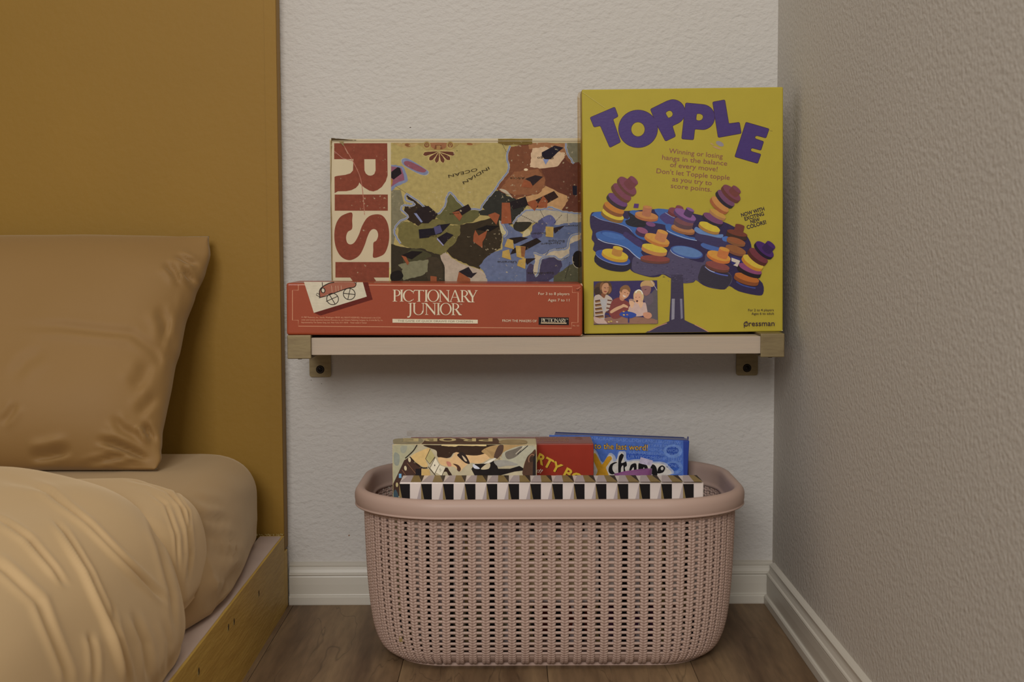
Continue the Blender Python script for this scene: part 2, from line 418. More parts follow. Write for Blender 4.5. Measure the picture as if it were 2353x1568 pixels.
# wavy painted edge: cut the top so the bare part can be its own piece
rail = from_bm('side_rail', bm, M_yelw, bed)
# slightly irregular bare strip on top of the rail
vs = []; fs = []; n = 120
for i in range(n+1):
    y = -1.19 + (1.972+1.19)*i/n
    wv = 0.0016*noise.noise(Vector((y*38, 0, 0))) + 0.0008*noise.noise(Vector((y*120, 3, 0)))
    vs += [(-0.3685+1, y-1.2, ZR+0.0004), (XP-0.0030+wv+1, y-1.2, ZR+0.0004)]
fs = [(2*i, 2*i+1, 2*i+3, 2*i+2) for i in range(n)]
mesh('bare_strip', vs, fs, M_raw, rail)
M_hole = mat('nail hole', (0.05, 0.03, 0.015), rough=0.9, bump=50)
M_chip = mat('chipped paint', (0.50, 0.40, 0.16), rough=0.6, bump=60)
for (px, py) in ((595, 1364), (538, 1429), (525, 1442), (457, 1543)):
    d = ray(px, py); t_ = XP/d.x; p = cam_o+d*t_
    bm = bmesh.new(); bmesh.ops.create_uvsphere(bm, u_segments=10, v_segments=6, radius=0.0022, matrix=Matrix.Translation((p.x+1, p.y-1.2, p.z)) @ Matrix.Diagonal((0.15, 1.6, 1.9, 1)))
    from_bm('nail_hole', bm, M_hole, rail)
    bm = bmesh.new(); bmesh.ops.create_uvsphere(bm, u_segments=8, v_segments=6, radius=0.0022, matrix=Matrix.Translation((p.x+1, p.y-1.2-0.004, p.z-0.002)) @ Matrix.Diagonal((0.12, 0.8, 1.6, 1)))
    from_bm('paint_chip', bm, M_chip, rail)
# crumbly paint where headboard meets rail
bm = bmesh.new()
rnd = random.Random(3)
for i in range(46):
    x = rnd.uniform(-0.385, XP-0.001); 
    bmesh.ops.create_icosphere(bm, subdivisions=1, radius=rnd.uniform(0.0004, 0.0011), matrix=Matrix.Translation((x+1, 1.9765-1.2, ZR+0.0006+rnd.uniform(-0.0005, 0.002))))
o = from_bm('paint_crust', bm, M_chip, bed); o['kind'] = 'stuff'
bb('platform', -1.93, -0.3695, -1.19, 1.975, 0.085, 0.108, M_hole)

# fabric
def fabric(name, col, col2):
    m, nt, b = nt_new(name)
    b.inputs['Roughness'].default_value = 0.62; b.inputs['Sheen Weight'].default_value = 0.35; b.inputs['Sheen Roughness'].default_value = 0.4
    b.inputs['Sheen Tint'].default_value = (1, 0.85, 0.6, 1); b.inputs['Specular IOR Level'].default_value = 0.3
    tc = nt.nodes.new('ShaderNodeTexCoord')
    n = nt.nodes.new('ShaderNodeTexNoise'); n.inputs['Scale'].default_value = 6; n.inputs['Detail'].default_value = 4
    nt.links.new(tc.outputs['Object'], n.inputs['Vector'])
    mx = nt.nodes.new('ShaderNodeMix'); mx.data_type = 'RGBA'; mx.inputs['A'].default_value = (*col, 1); mx.inputs['B'].default_value = (*col2, 1)
    nt.links.new(n.outputs['Fac'], mx.inputs['Factor']); nt.links.new(mx.outputs['Result'], b.inputs['Base Color'])
    wv = nt.nodes.new('ShaderNodeTexNoise'); wv.inputs['Scale'].default_value = 900; wv.inputs['Detail'].default_value = 2
    nt.links.new(tc.outputs['Object'], wv.inputs['Vector'])
    bp = nt.nodes.new('ShaderNodeBump'); bp.inputs['Strength'].default_value = 0.15; bp.inputs['Distance'].default_value = 0.0004
    nt.links.new(wv.outputs['Fac'], bp.inputs['Height']); nt.links.new(bp.outputs[0], b.inputs['Normal'])
    return m
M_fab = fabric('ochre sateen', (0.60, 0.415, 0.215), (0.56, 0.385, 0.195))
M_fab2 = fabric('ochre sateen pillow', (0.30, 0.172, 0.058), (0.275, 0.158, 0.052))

def seg_d(p, a, b):
    ax, ay = a; bx, by = b; px, py = p
    dx, dy = bx-ax, by-ay; l2 = dx*dx+dy*dy
    t = max(0, min(1, ((px-ax)*dx+(py-ay)*dy)/l2)) if l2 else 0
    qx, qy = ax+dx*t, ay+dy*t
    s = (dx*(py-ay)-dy*(px-ax))
    return math.hypot(px-qx, py-qy), (1 if s > 0 else -1), t
def fold_disp(p, folds):
    """folds: (polyline px, width px, depth m, asym) ; valley with soft ridges beside it, fading at both ends"""
    tot = 0
    for pts, wd, dep, asym in folds:
        best = None; n = len(pts)-1
        for i in range(n):
            d, s, t = seg_d(p, pts[i], pts[i+1])
            if best is None or d < best[0]: best = (d, s, (i+t)/n)
        d, s, t = best
        if d > wd*4.5: continue
        fade = min(1, 3*t+0.02)*min(1, 3*(1-t)+0.02); fade = fade*fade*(3-2*fade)
        x = d/wd
        sd = d*s/wd
        v = -math.exp(-x*x) + 0.55*math.exp(-((sd-1.9)/1.1)**2)*(1+asym) + 0.55*math.exp(-((sd+1.9)/1.1)**2)*(1-asym)
        tot += dep*v*fade
    return tot

# mattress with fitted sheet : rounded box with bulging side
def inward(x, y, nx, ny, d, lim, I, dmax):
    """point d inside the contour; past lim it heads for an interior point so the surface never folds over itself"""
    if d <= lim: return x-nx*d, y-ny*d
    qx, qy = x-nx*lim, y-ny*lim; t = (d-lim)/(dmax-lim)
    return qx+(I[0]-qx)*t, qy+(I[1]-qy)*t
def rounded_plan(x0, x1, y0, y1, r, n):
    """right/far corner contour: from left along far side, round the corner, then towards the camera"""
    pts = []
    L1 = (x1-r)-x0; L2 = math.pi/2*r; L3 = (y1-r)-y0; tot = L1+L2+L3
    for i in range(n+1):
        s = tot*(i/n)
        if s < L1: pts.append((x0+s, y1, 0, 1))
        elif s < L1+L2:
            a = (s-L1)/r; pts.append((x1-r+r*math.sin(a), y1-r+r*math.cos(a), math.sin(a), math.cos(a)))
        else: pts.append((x1, y1-r-(s-L1-L2), 1, 0))
    return pts
mt = []
N1 = 420
cont = rounded_plan(-0.95, -0.3625, 0.7, 1.974, 0.080, N1)
prof = []
zt_, zb_ = 0.240, 0.1125
def mprof():
    out = []
    rt_, rb_ = 0.05, 0.015
    for i in range(9): out.append((0.40-(0.40-rt_)*i/8, zt_))
    for i in range(1, 13):
        a = math.pi/2*i/12; out.append((rt_-rt_*math.sin(a), zt_-rt_+rt_*math.cos(a)))
    for i in range(1, 8): out.append((0, zt_-rt_-(zt_-rt_-zb_-rb_)*i/8))
    for i in range(0, 9):
        a = math.pi/2*i/8; out.append((rb_-rb_*math.cos(a), zb_+rb_-rb_*math.sin(a)))
    out.append((0.40, zb_))
    return out
mp_ = mprof()
mfolds = [([(430, 1145), (470, 1155), (520, 1160)], 8, 0.0016, 0), ([(440, 1185), (480, 1195), (530, 1195)], 8, 0.002, 0),
          ([(450, 1225), (490, 1240), (540, 1245)], 9, 0.0022, 0), ([(455, 1262), (500, 1275), (530, 1270)], 9, 0.002, 0),
          ([(440, 1320), (480, 1330), (530, 1300)], 10, 0.0022, 0), ([(452, 1360), (480, 1350), (520, 1320)], 7, 0.002, 0),
          ([(445, 1420), (455, 1390), (450, 1370)], 9, 0.0018, 0)]
vs = []
for (x, y, nx, ny) in cont:
    for j, (d, z) in enumerate(mp_):
        p = Vector((*inward(x, y, nx, ny, d, 0.07, (-0.8, 1.4), 0.40), z))
        bulge = 0.004*math.sin(math.pi*(z-zb_)/(zt_-zb_)) if d < 0.05 else 0
        p += Vector((nx, ny, 0))*bulge
        q = proj(p)
        if 300 < q[0] < 620 and d < 0.06 and p.y > 1.2: p += Vector((nx, ny, 0.3))*fold_disp(q, mfolds)
        fl = max(0, min(1, (1.95-p.y)/0.32)); fl = fl*fl*(3-2*fl)*max(0, min(1, (p.y-1.44)/0.10)); low = max(0.15, min(1, (0.21-z)/0.06))
        if d < 0.05: p.x += 0.022*fl*low*nx
        tk = max(0, min(1, (1.46-p.y)/0.14)); p.x -= 0.045*tk*tk*(3-2*tk)*(1 if nx == 1 else 0)
        if z > 0.2: p.z += 0.0015*noise.noise(p*14)*max(0, min(1, (d-0.05)/0.08))
        p += Vector((nx, ny, 0))*0.0015*noise.noise(Vector((p.x*12, p.y*12, p.z*40)))
        vs.append(p)
m_ = len(mp_)
fs = [(i*m_+j, i*m_+j+1, (i+1)*m_+j+1, (i+1)*m_+j) for i in range(N1) for j in range(m_-1)]
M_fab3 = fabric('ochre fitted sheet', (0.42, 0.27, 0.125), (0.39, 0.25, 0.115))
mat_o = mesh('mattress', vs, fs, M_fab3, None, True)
tag(mat_o, 'mattress in an ochre fitted sheet inside the yellow bed frame', 'mattress')

# duvet / top sheet : contour x profile
def drape(name, kk, x1, y1, r, top, base_far, base_side, prof, folds, nx_=760, sub=13, wav=0.0, xside=0.0, seed=0, y0=0.62, mat_=None, tuck=0):
    cont = rounded_plan(-0.97, x1, y0, y1, r, nx_)
    pr = catmull(prof, sub, closed=False)
    vs = []
    for (x, y, nx, ny) in cont:
        k = max(0, min(1, (nx-kk[0])/(kk[1]-kk[0]))); k = k*k*(3-2*k)
        base = base_far+(base_side-base_far)*k
        for (d, h) in pr:
            d2 = d*(1.0 if d < 0.2 else 1.0)
            z = base+(top-base)*h
            p = Vector((*inward(x, y, nx, ny, d2, r*0.85, (-0.85, y1-0.45), pr[-1][0]+1e-6), z))
            if tuck: tk = max(0, min(1, (tuck-p.y)/0.12)); p.x -= 0.05*tk*tk*(3-2*tk)*(nx if nx > 0.5 else 0)
            if nx == 1: p.x += xside*(y1-r-y)*(1-h)
            vs.append(p)
    m = len(pr); n = len(cont)
    # normals
    out = []
    for i in range(n):
        for j in range(m):
            a = vs[min(i+1, n-1)*m+j]-vs[max(i-1, 0)*m+j]; b = vs[i*m+min(j+1, m-1)]-vs[i*m+max(j-1, 0)]
            nn = a.cross(b)
            if nn.length < 1e-12: nn = Vector((0, 0, 1))
            nn.normalize()
            if nn.z < 0 and pr[j][1] > 0.3: nn = -nn
            if nn.dot(Vector((cont[i][2], cont[i][3], 0.3))) < 0: nn = -nn
            p = vs[i*m+j]; q = proj(p)
            d = 0
            if -150 < q[0] < 560 and q[1] < 1750 and p.y > 0.75: d = fold_disp(q, folds)
            d += wav*noise.noise(Vector((p.x*9+seed, p.y*9, p.z*9)))
            out.append(p+nn*d)
    fs = [(i*m+j, i*m+j+1, (i+1)*m+j+1, (i+1)*m+j) for i in range(n-1) for j in range(m-1)]
    return mesh(name, out, fs, mat_ or M_fab, None, True)
dprof = [(0.010, 0.03), (0.006, 0.0), (0.004, 0.05), (0.0, 0.16), (0.004, 0.35), (0.014, 0.55), (0.032, 0.74), (0.062, 0.88), (0.105, 0.96), (0.17, 1.0), (0.26, 1.0), (0.42, 0.985)]
dfolds = [([(60, 1105), (112, 1130), (203, 1203), (275, 1275), (344, 1344), (390, 1395)], 5.6, 0.0062, 0.25),
          ([(-30, 1180), (0, 1199), (65, 1243), (127, 1312), (160, 1350)], 5.6, 0.0058, 0.25),
          ([(120, 1180), (145, 1221), (203, 1319), (246, 1428), (283, 1543), (300, 1600)], 5.6, 0.0078, 0.35),
          ([(-30, 1280), (0, 1301), (91, 1380), (156, 1543), (170, 1600)], 9, 0.0045, 0.1),
          ([(205, 1450), (215, 1500), (220, 1590)], 6, 0.0034, 0.1), ([(300, 1400), (330, 1480), (345, 1590)], 8, 0.0034, 0.1),
          ([(340, 1180), (370, 1260), (392, 1360), (400, 1480)], 7, 0.0026, 0.0), ([(250, 1380), (262, 1470), (300, 1590)], 6, 0.0028, 0.0),
          ([(0, 1100), (60, 1112), (110, 1128)], 9, 0.0014, 0.0), ([(370, 1420), (385, 1480), (380, 1560)], 7, 0.0014, 0.0)]
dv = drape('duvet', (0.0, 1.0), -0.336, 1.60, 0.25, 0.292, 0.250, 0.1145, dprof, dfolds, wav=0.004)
tag(dv, 'puffy ochre sateen duvet with long diagonal folds in the lower left corner', 'duvet')
sprof = [(0.004, 0.02), (0.003, 0.0), (0.003, 0.03), (0.0, 0.12), (0.001, 0.35), (0.005, 0.58), (0.014, 0.78), (0.034, 0.93), (0.07, 0.99), (0.12, 1.0), (0.24, 1.0)]
sfolds = [([(340, 1110), (385, 1130), (415, 1165), (430, 1215), (435, 1280), (428, 1360)], 4, 0.0042, 0.3), ([(330, 1120), (380, 1160), (405, 1230), (412, 1330)], 3.6, 0.0022, 0),
          ([(350, 1108), (400, 1128), (432, 1175), (441, 1260), (434, 1350)], 3, 0.0013, 0), ([(280, 1100), (340, 1112), (390, 1130)], 3, 0.0012, 0)]
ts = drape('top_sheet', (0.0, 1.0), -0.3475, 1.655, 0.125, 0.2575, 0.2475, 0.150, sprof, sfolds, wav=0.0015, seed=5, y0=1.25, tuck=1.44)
tag(ts, 'ochre top sheet fold bulging out between the duvet and the mattress', 'sheet')

# pillow
def pin_at(v):
    tb = [(0, 0), (0.10, -13), (0.17, -11), (0.28, 0), (0.40, 8), (0.52, 6), (0.58, 9), (0.70, 6), (0.84, 5), (0.92, -1), (0.96, -6), (1, 0)]
    for a, b in zip(tb, tb[1:]):
        if v <= b[0]:
            t = (v-a[0])/(b[0]-a[0]); t = t*t*(3-2*t)
            return (a[1]+(b[1]-a[1])*t)/1650
    return 0
def pillow():
    TR = onY(481, 543, 1.955); BR = onY(360, 1092, 1.775)
    BR.z = max(BR.z, 0.243)
    TL = TR+Vector((-0.62, 0.0, 0.004)); BL = BR+Vector((-0.60, 0.0, 0.0))
    TL.z -= 0.008
    nu, nv = 190, 130
    folds = [([(418, 612), (430, 632), (443, 645), (448, 672)], 7, 0.010, 0.3), ([(405, 585), (430, 600), (460, 612)], 6, 0.005, 0.0),
             ([(376, 600), (398, 622), (421, 655)], 8, 0.005, 0.2), ([(430, 655), (425, 714), (400, 786), (390, 850), (380, 930)], 7, 0.0045, 0.5),
             ([(0, 748), (143, 750), (300, 765), (350, 800), (385, 850)], 10, 0.0020, 0.5),
             ([(330, 970), (340, 990), (358, 1018)], 8, 0.009, 0.2), ([(215, 1008), (262, 1020), (310, 1040), (350, 1062)], 8, 0.007, 0.2),
             ([(60, 1052), (107, 1046), (170, 1030)], 12, 0.008, 0.1), ([(150, 1082), (205, 1066), (254, 1054), (318, 1046)], 6, 0.005, 0.1),
             ([(205, 1088), (254, 1073), (300, 1068), (350, 1070)], 5, 0.005, 0.1), ([(0, 980), (25, 950), (40, 925)], 8, 0.002, 0.1),
             ([(370, 790), (392, 830), (400, 850)], 6, 0.003, 0.1), ([(360, 700), (380, 740), (388, 800)], 12, 0.004, 0.1),
             ([(300, 900), (325, 870), (345, 820)], 16, 0.003, 0.1), ([(310, 960), (340, 930), (365, 905)], 12, 0.003, 0.1),
             ([(20, 880), (60, 830), (110, 800)], 14, 0.0015, 0.1), ([(255, 955), (280, 985), (330, 1010)], 9, 0.003, 0.1)]
    nrm = (TR-BR).cross(Vector((-1, 0, 0))).normalized()
    if nrm.y > 0: nrm = -nrm
    vs = []; idx = {}
    for side in (0, 1):
        for i in range(nu+1):
            for j in range(nv+1):
                u = i/nu; v = j/nv                      # u 0 = right edge, v 0 = top
                edge = min(i, nu-i, j, nv-j) == 0
                if side and edge: idx[(1, i, j)] = idx[(0, i, j)]; continue
                # pinch edges inward between the corner ears
                pin = pin_at(v)*(1-min(1, u/0.5))**2
                pin2 = 0.010*math.sin(math.pi*min(1, u*1.4))*(1-2*v)
                p = (TR*(1-u)+TL*u)*(1-v) + (BR*(1-u)+BL*u)*v
                p = p+Vector((-1, 0, 0))*pin
                e1 = 1-abs(2*u-1)**5.0; e2 = 1-abs(2*v-1)**3.0
                th = 0.070*max(0, e1)**0.55*max(0, e2)**0.6
                c = math.exp(-((u/0.13)**2+(v/0.15)**2))
                th *= 1-0.5*c
                c = math.exp(-((u/0.10)**2+((1-v)/0.12)**2)); th *= 1-0.35*c
                q0 = p
                p = p+nrm*th if side == 0 else p-nrm*th*0.6
                if side == 0:
                    q = proj(p)
                    if q[0] > -160 and not edge:
                        ef = min(1, min(i, j, nv-j)/5)
                        p += nrm*fold_disp(q, folds)*ef*1.5
                    p += nrm*(0.0025*noise.noise(p*13))*(0 if edge else 1)
                elif not edge and p.y > 1.97: p.y = 1.97+0.2*(p.y-1.97)
                if p.z < 0.2425: p.z = 0.2425
                if p.y > 1.978: p.y = 1.978
                idx[(side, i, j)] = len(vs); vs.append(p)
    fs = []
    for i in range(nu):
        for j in range(nv):
            fs.append((idx[(0, i, j)], idx[(0, i+1, j)], idx[(0, i+1, j+1)], idx[(0, i, j+1)]))
            fs.append((idx[(1, i, j)], idx[(1, i, j+1)], idx[(1, i+1, j+1)], idx[(1, i+1, j)]))
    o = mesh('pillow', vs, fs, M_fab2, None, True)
    bm = bmesh.new(); bm.from_mesh(o.data); bmesh.ops.recalc_face_normals(bm, faces=bm.faces); bm.to_mesh(o.data); bm.free()
    return tag(o, 'ochre pillow with wrinkled corners leaning against the yellow headboard', 'pillow')
pillow()

# ------------------------------------------------------------------ basket
BC = Vector((onY(1260, 1120, 1.8275).x, 1.8275, 0)); BHX, BHY, BR_ = 0.2545, 0.1675, 0.12
def contour(f):
    """point and outward normal on the rounded rectangle, f in 0..1 starting at front centre going right"""
    sx = BHX-BR_; sy = BHY-BR_; q = math.pi/2*BR_
    per = 4*sx+4*sy+4*q; s = (f % 1)*per
    segs = [('l', sx, (0, -BHY), (1, 0), (0, -1)), ('a', q, (sx, -sy), -90), ('l', 2*sy, (BHX, -sy), (0, 1), (1, 0)), ('a', q, (sx, sy), 0),
            ('l', 2*sx, (sx, BHY), (-1, 0), (0, 1)), ('a', q, (-sx, sy), 90), ('l', 2*sy, (-BHX, sy), (0, -1), (-1, 0)), ('a', q, (-sx, -sy), 180),
            ('l', sx, (-sx, -BHY), (1, 0), (0, -1))]
    for g in segs:
        if s <= g[1]+1e-9:
            if g[0] == 'l': return (g[2][0]+g[3][0]*s, g[2][1]+g[3][1]*s, g[4][0], g[4][1])
            a = R(g[3])+s/BR_; return (g[2][0]+BR_*math.cos(a), g[2][1]+BR_*math.sin(a), math.cos(a), math.sin(a))
        s -= g[1]
    return (0, -BHY, 0, -1)
M_bk = mat('dusty pink plastic', (0.50, 0.352, 0.288), rough=0.48, spec=0.45, bump=60, bstr=0.05, bdist=0.0005)
bk = thing('laundry_basket', 'dusty pink plastic basket with knitted pattern standing on the floor', 'basket', BC)
def sweep(name, prof, closed=True, n=160, smooth=True):
    vs = []; fs = []; m = len(prof)
    for i in range(n):
        x, y, nx, ny = contour(i/n)
        for d, z in prof: vs.append((x-nx*d, y-ny*d, z))
    for i in range(n):
        for j in range(m if closed else m-1):
            a = i*m+j; b = i*m+(j+1) % m; c = ((i+1) % n)*m+(j+1) % m; d = ((i+1) % n)*m+j
            fs.append((a, b, c, d))
    o = mesh(name, vs, fs, M_bk, bk, smooth)
    bm = bmesh.new(); bm.from_mesh(o.data); bmesh.ops.recalc_face_normals(bm, faces=bm.faces); bm.to_mesh(o.data); bm.free()
    return o
sweep('rim', [(0.0035, 0.1985), (0.0012, 0.1988), (0.0002, 0.1998), (0.0004, 0.2008), (0.0016, 0.2012), (0.0014, 0.2018), (0.0006, 0.2035), (0.0, 0.208), (0.0, 0.2135), (0.0010, 0.2175), (0.0032, 0.2206),
              (0.0062, 0.2222), (0.0095, 0.2224), (0.0125, 0.2208), (0.0140, 0.2175), (0.0146, 0.212), (0.0152, 0.200), (0.0160, 0.1965), (0.0172, 0.1955),
              (0.0175, 0.1935), (0.0165, 0.1920), (0.0130, 0.1920), (0.0128, 0.1970), (0.0100, 0.1985)], n=240)
PF = catmull([(0.0140, 0.1990), (0.0155, 0.150), (0.0180, 0.100), (0.0220, 0.060), (0.0270, 0.035), (0.0350, 0.0165), (0.0460, 0.0068), (0.0560, 0.0040)], 12, closed=False)
acc = [0]
for i in range(1, len(PF)): acc.append(acc[-1]+math.hypot(PF[i][0]-PF[i-1][0], PF[i][1]-PF[i-1][1]))
def prof_at(s):
    for i in range(1, len(acc)):
        if s <= acc[i]:
            t = (s-acc[i-1])/(acc[i]-acc[i-1]); a, b = PF[i-1], PF[i]
            dx, dz = b[0]-a[0], b[1]-a[1]; l = math.hypot(dx, dz)
            return a[0]+dx*t, a[1]+dz*t, dx/l, dz/l
    a, b = PF[-2], PF[-1]; return b[0], b[1], 1, 0
NC = 90; PITCHR = 0.00758; NR = int(acc[-1]/PITCHR)
# one bead, unit ellipsoid
def unit_bead(u=8, v=5):
    vs = [(0, 0, 1)]; fs = []
    for j in range(1, v):
        a = math.pi*j/v
        for i in range(u):
            b = 2*math.pi*i/u; vs.append((math.sin(a)*math.cos(b), math.sin(a)*math.sin(b), math.cos(a)))
    vs.append((0, 0, -1)); e = len(vs)-1
    for i in range(u): fs.append((0, 1+i, 1+(i+1) % u))
    for j in range(v-2):
        for i in range(u):
            a = 1+j*u+i; b = 1+j*u+(i+1) % u; fs.append((a, a+u, b+u, b))
    for i in range(u): fs.append((e, 1+(v-2)*u+(i+1) % u, 1+(v-2)*u+i))
    return [Vector(x) for x in vs], fs
UB, UF = unit_bead()
rv = []; rf = []
for c in range(NC):
    vs = []; fs = []
    f = (c+0.0)/NC
    x, y, nx, ny = contour(f); N = Vector((nx, ny, 0)); Tn = Vector((-ny, nx, 0))
    # shrink of the pitch where the contour is curved
    for rr in range(NR*2+2):
        s = 0.0012+rr*PITCHR/2
        if s > acc[-1]: break
        d, z, dd, dz = prof_at(s)
        k = 1-max(0, (d-0.0145))/BR_*(0 if abs(nx) < 1e-6 or abs(ny) < 1e-6 else 1)
        Dn = Vector((-nx*dd, -ny*dd, dz)).normalized()        # direction down along the wall
        Nn = Tn.cross(Dn).normalized()
        if Nn.dot(N) < 0: Nn = -Nn
        ctr = Vector((x, y, 0))-N*d+Vector((0, 0, z))
        for sgn in (-1, 1):
            ax = (Tn*(-sgn)*0.80*k+Dn*0.60).normalized()      # strand runs outwards-up to centre-down
            sd = Nn.cross(ax).normalized()
            cc = ctr+Tn*sgn*0.00228*k+Nn*0.0004
            b = len(vs)
            for q in UB: vs.append(cc+ax*(q.z*0.0036)+sd*(q.x*0.00232)+Nn*(q.y*0.0023))
            for g in UF: fs.append(tuple(b+i for i in g))
    mesh('braid', vs, fs, M_bk, bk, True)
    # rungs between this braid and the next
    f2 = (c+0.5)/NC
    x, y, nx, ny = contour(f2); N = Vector((nx, ny, 0)); Tn = Vector((-ny, nx, 0))
    for rr in range(NR+1):
        s = 0.0046+rr*PITCHR
        if s > acc[-1]-0.030: break
        d, z, dd, dz = prof_at(s)
        Dn = Vector((-nx*dd, -ny*dd, dz)).normalized(); Nn = Tn.cross(Dn).normalized()
        if Nn.dot(N) < 0: Nn = -Nn
        ctr = Vector((x, y, 0))-N*d+Vector((0, 0, z))
        b = len(rv)
        for e in (-1, 1):
            for i in range(8):
                a = 2*math.pi*i/8
                rv.append(ctr+Tn*e*0.0052+Dn*math.cos(a)*0.0021+Nn*math.sin(a)*0.0017)
        for i in range(8): rf.append((b+i, b+(i+1) % 8, b+8+(i+1) % 8, b+8+i))
o = mesh('rungs', rv, rf, M_bk, bk, True); o['kind'] = 'stuff'
s0 = acc[-1]-0.028
pp = [prof_at(s0+0.028*i/8)[:2] for i in range(9)]
sweep('foot_band', [(d+0.0006, z) for d, z in pp]+[(d+0.003, z+0.0015) for d, z in reversed(pp)], n=160)
vs = []; 
for i in range(120):
    x, y, nx, ny = contour(i/120); vs.append((x-nx*0.052, y-ny*0.052, 0.0045))
for i in range(120):
    x, y, nx, ny = contour(i/120); vs.append((x-nx*0.052, y-ny*0.052, 0.0))
fs = [tuple(range(120)), tuple(range(239, 119, -1))]+[(i, 120+i, 120+(i+1) % 120, (i+1) % 120) for i in range(120)]
mesh('basket_floor', vs, fs, M_bk, bk)
# ------------------------------------------------------------------ game boxes
def carton(name, label, bl, tl, Y, w, depth, h=None, col=(0.5, 0.5, 0.5), rough=0.5, br=None, group=None, lid=0.82, bev=0.0016, coat=0.0, tray_col=None, yaw_tilt=0.0, zbot=None):
    A = onY(*bl, Y)
    if zbot is not None:
        ztop = onY(*tl, Y).z; A = onY(*tl, Y); A.z = zbot; h = ztop-zbot
    if br is not None:
        B = onY(*br, Y)
        if zbot is not None: B = onY(*br, Y); B.z = zbot+(B.z-ztop)
        ex = (B-A).normalized(); w = (B-A).length
    else: ex = Vector((math.cos(yaw_tilt), 0, math.sin(yaw_tilt)))
    ey = Vector((0, 1, 0)); ez = ex.cross(ey).normalized()
    if h is None: h = (onY(*tl, Y)-A).dot(ez)
    mw = Matrix(((ex.x, ey.x, ez.x, A.x), (ex.y, ey.y, ez.y, A.y), (ex.z, ey.z, ez.z, A.z), (0, 0, 0, 1)))
    t = thing(name, label, 'game box', mw=mw, group=group)
    m = mat(name+' card', col, rough=rough, spec=0.2, bump=120, bstr=0.2, bdist=0.0006, var=0.05, vscale=30, coat=coat)
    m2 = mat(name+' tray card', tray_col or (0.42, 0.36, 0.27), rough=0.7, bump=90, bstr=0.2)
    box('lid', 0, w, 0, depth*lid, 0, h, m, t, bev=bev, seg=3, smooth=False)
    box('tray', 0.0018, w-0.0018, depth*lid+0.0002, depth, 0.0018, h-0.0018, m2, t, bev=0.0008)
    t['_w'] = w; t['_h'] = h; t['_d'] = depth
    return t, A, Vector((ex.y*0, -1, 0)), ez, w, h
def cleanup(t):
    for k in ('_w', '_h', '_d'):
        if k in t: del t[k]

# ================= yellow stacking-game box
KT = 0.60
top, A, NF, NZ, W, H = carton('yellow_game_box', 'tall yellow game box with tumbling purple title at the right end of the shelf', (1342, 768), (1337.5, 206), 1.858, 0.27, 0.056,
                              col=L((146, 132, 44), KT), rough=0.5, br=(1799, 762), coat=0.0)
Y1 = (148, 134, 44); PUR = (56, 40, 92); PURD = (45, 22, 40)
p = Print(top, A, NF, k=KT)
# TOPPLE letters, traced
p.T(1320, 180, 4.706)
letters = [(rounded([(170, 425), (435, 312), (472, 412), (415, 442), (498, 690), (383, 748), (280, 512), (212, 528)], 14), None),
    (ell(688, 547, 210, 202, 0, 48), [ell(687, 552, 74, 78, 0, 32)]),
    (rounded([(822, 335), (1000, 247), *ell(1062, 365, 134, 134, 0, 14, -95, 66), (1057, 515), (1093, 628), (985, 680), (893, 505)], 16), [catmull([(988, 378), (1004, 358), (1030, 350), (1054, 362), (1063, 388), (1052, 412), (1018, 428), (1004, 412)], 4)]),
    (rounded([(1203, 267), *ell(1380, 420, 136, 136, 0, 14, -84, 84), (1300, 548), (1287, 665), (1160, 655)], 16), [catmull([(1322, 392), (1330, 384), (1358, 384), (1384, 398), (1390, 422), (1376, 448), (1345, 458), (1320, 450), (1317, 430)], 4)]),
    (rounded([(1495, 258), (1625, 234), (1668, 492), (1783, 477), (1803, 595), (1555, 640)], 14), None),
    (rounded([(1855, 476), (2104, 548), (2070, 645), (1970, 618), (1948, 632), (1955, 655), (2045, 685), (2015, 778), (1920, 752), (1902, 768), (1910, 792), (2015, 822), (1980, 920), (1735, 848)], 12), None)]
for out, holes in letters: p.line(out, 9, PURD, closed=True)
for out, holes in letters:
    p.poly(out, PUR, holes)
    for h_ in holes or []: p.line(h_, 4, PURD, closed=True)
p.text('TM', (2112, 572), (2138, 576), 8, PURD)
MG = (112, 66, 58)
for s, a, b in (('Winning or losing', (1020, 808), (1602, 868)), ('hangs in the balance', (946, 878), (1650, 946)), ('of every move!', (1032, 958), (1545, 1008)),
                ("Don't let Topple topple", (885, 1025), (1677, 1100)), ('as you try to', (1056, 1112), (1482, 1158)), ('score points.', (1040, 1185), (1480, 1228))):
    p.text(s, a, b, 54, MG, bold=0.004)
p.poly(ell(1572, 708, 46, 24, 28, 16), (120, 112, 118)); p.poly(ell(1540, 752, 50, 10, 20, 12), (150, 120, 82)); p.poly(ell(1488, 712, 22, 8, 30, 10), (150, 125, 80))
p.T(1560, 400, 9.8)
for s, a, b in (('NOW WITH', (1412, 968), (1932, 818)), ('EXCITING', (1487, 1054), (1922, 928)), ('NEW', (1622, 1118), (1832, 1057)), ('COLORS!', (1538, 1245), (1974, 1117))):
    p.text(s, a, b, 86, (34, 22, 42), bold=0.026)
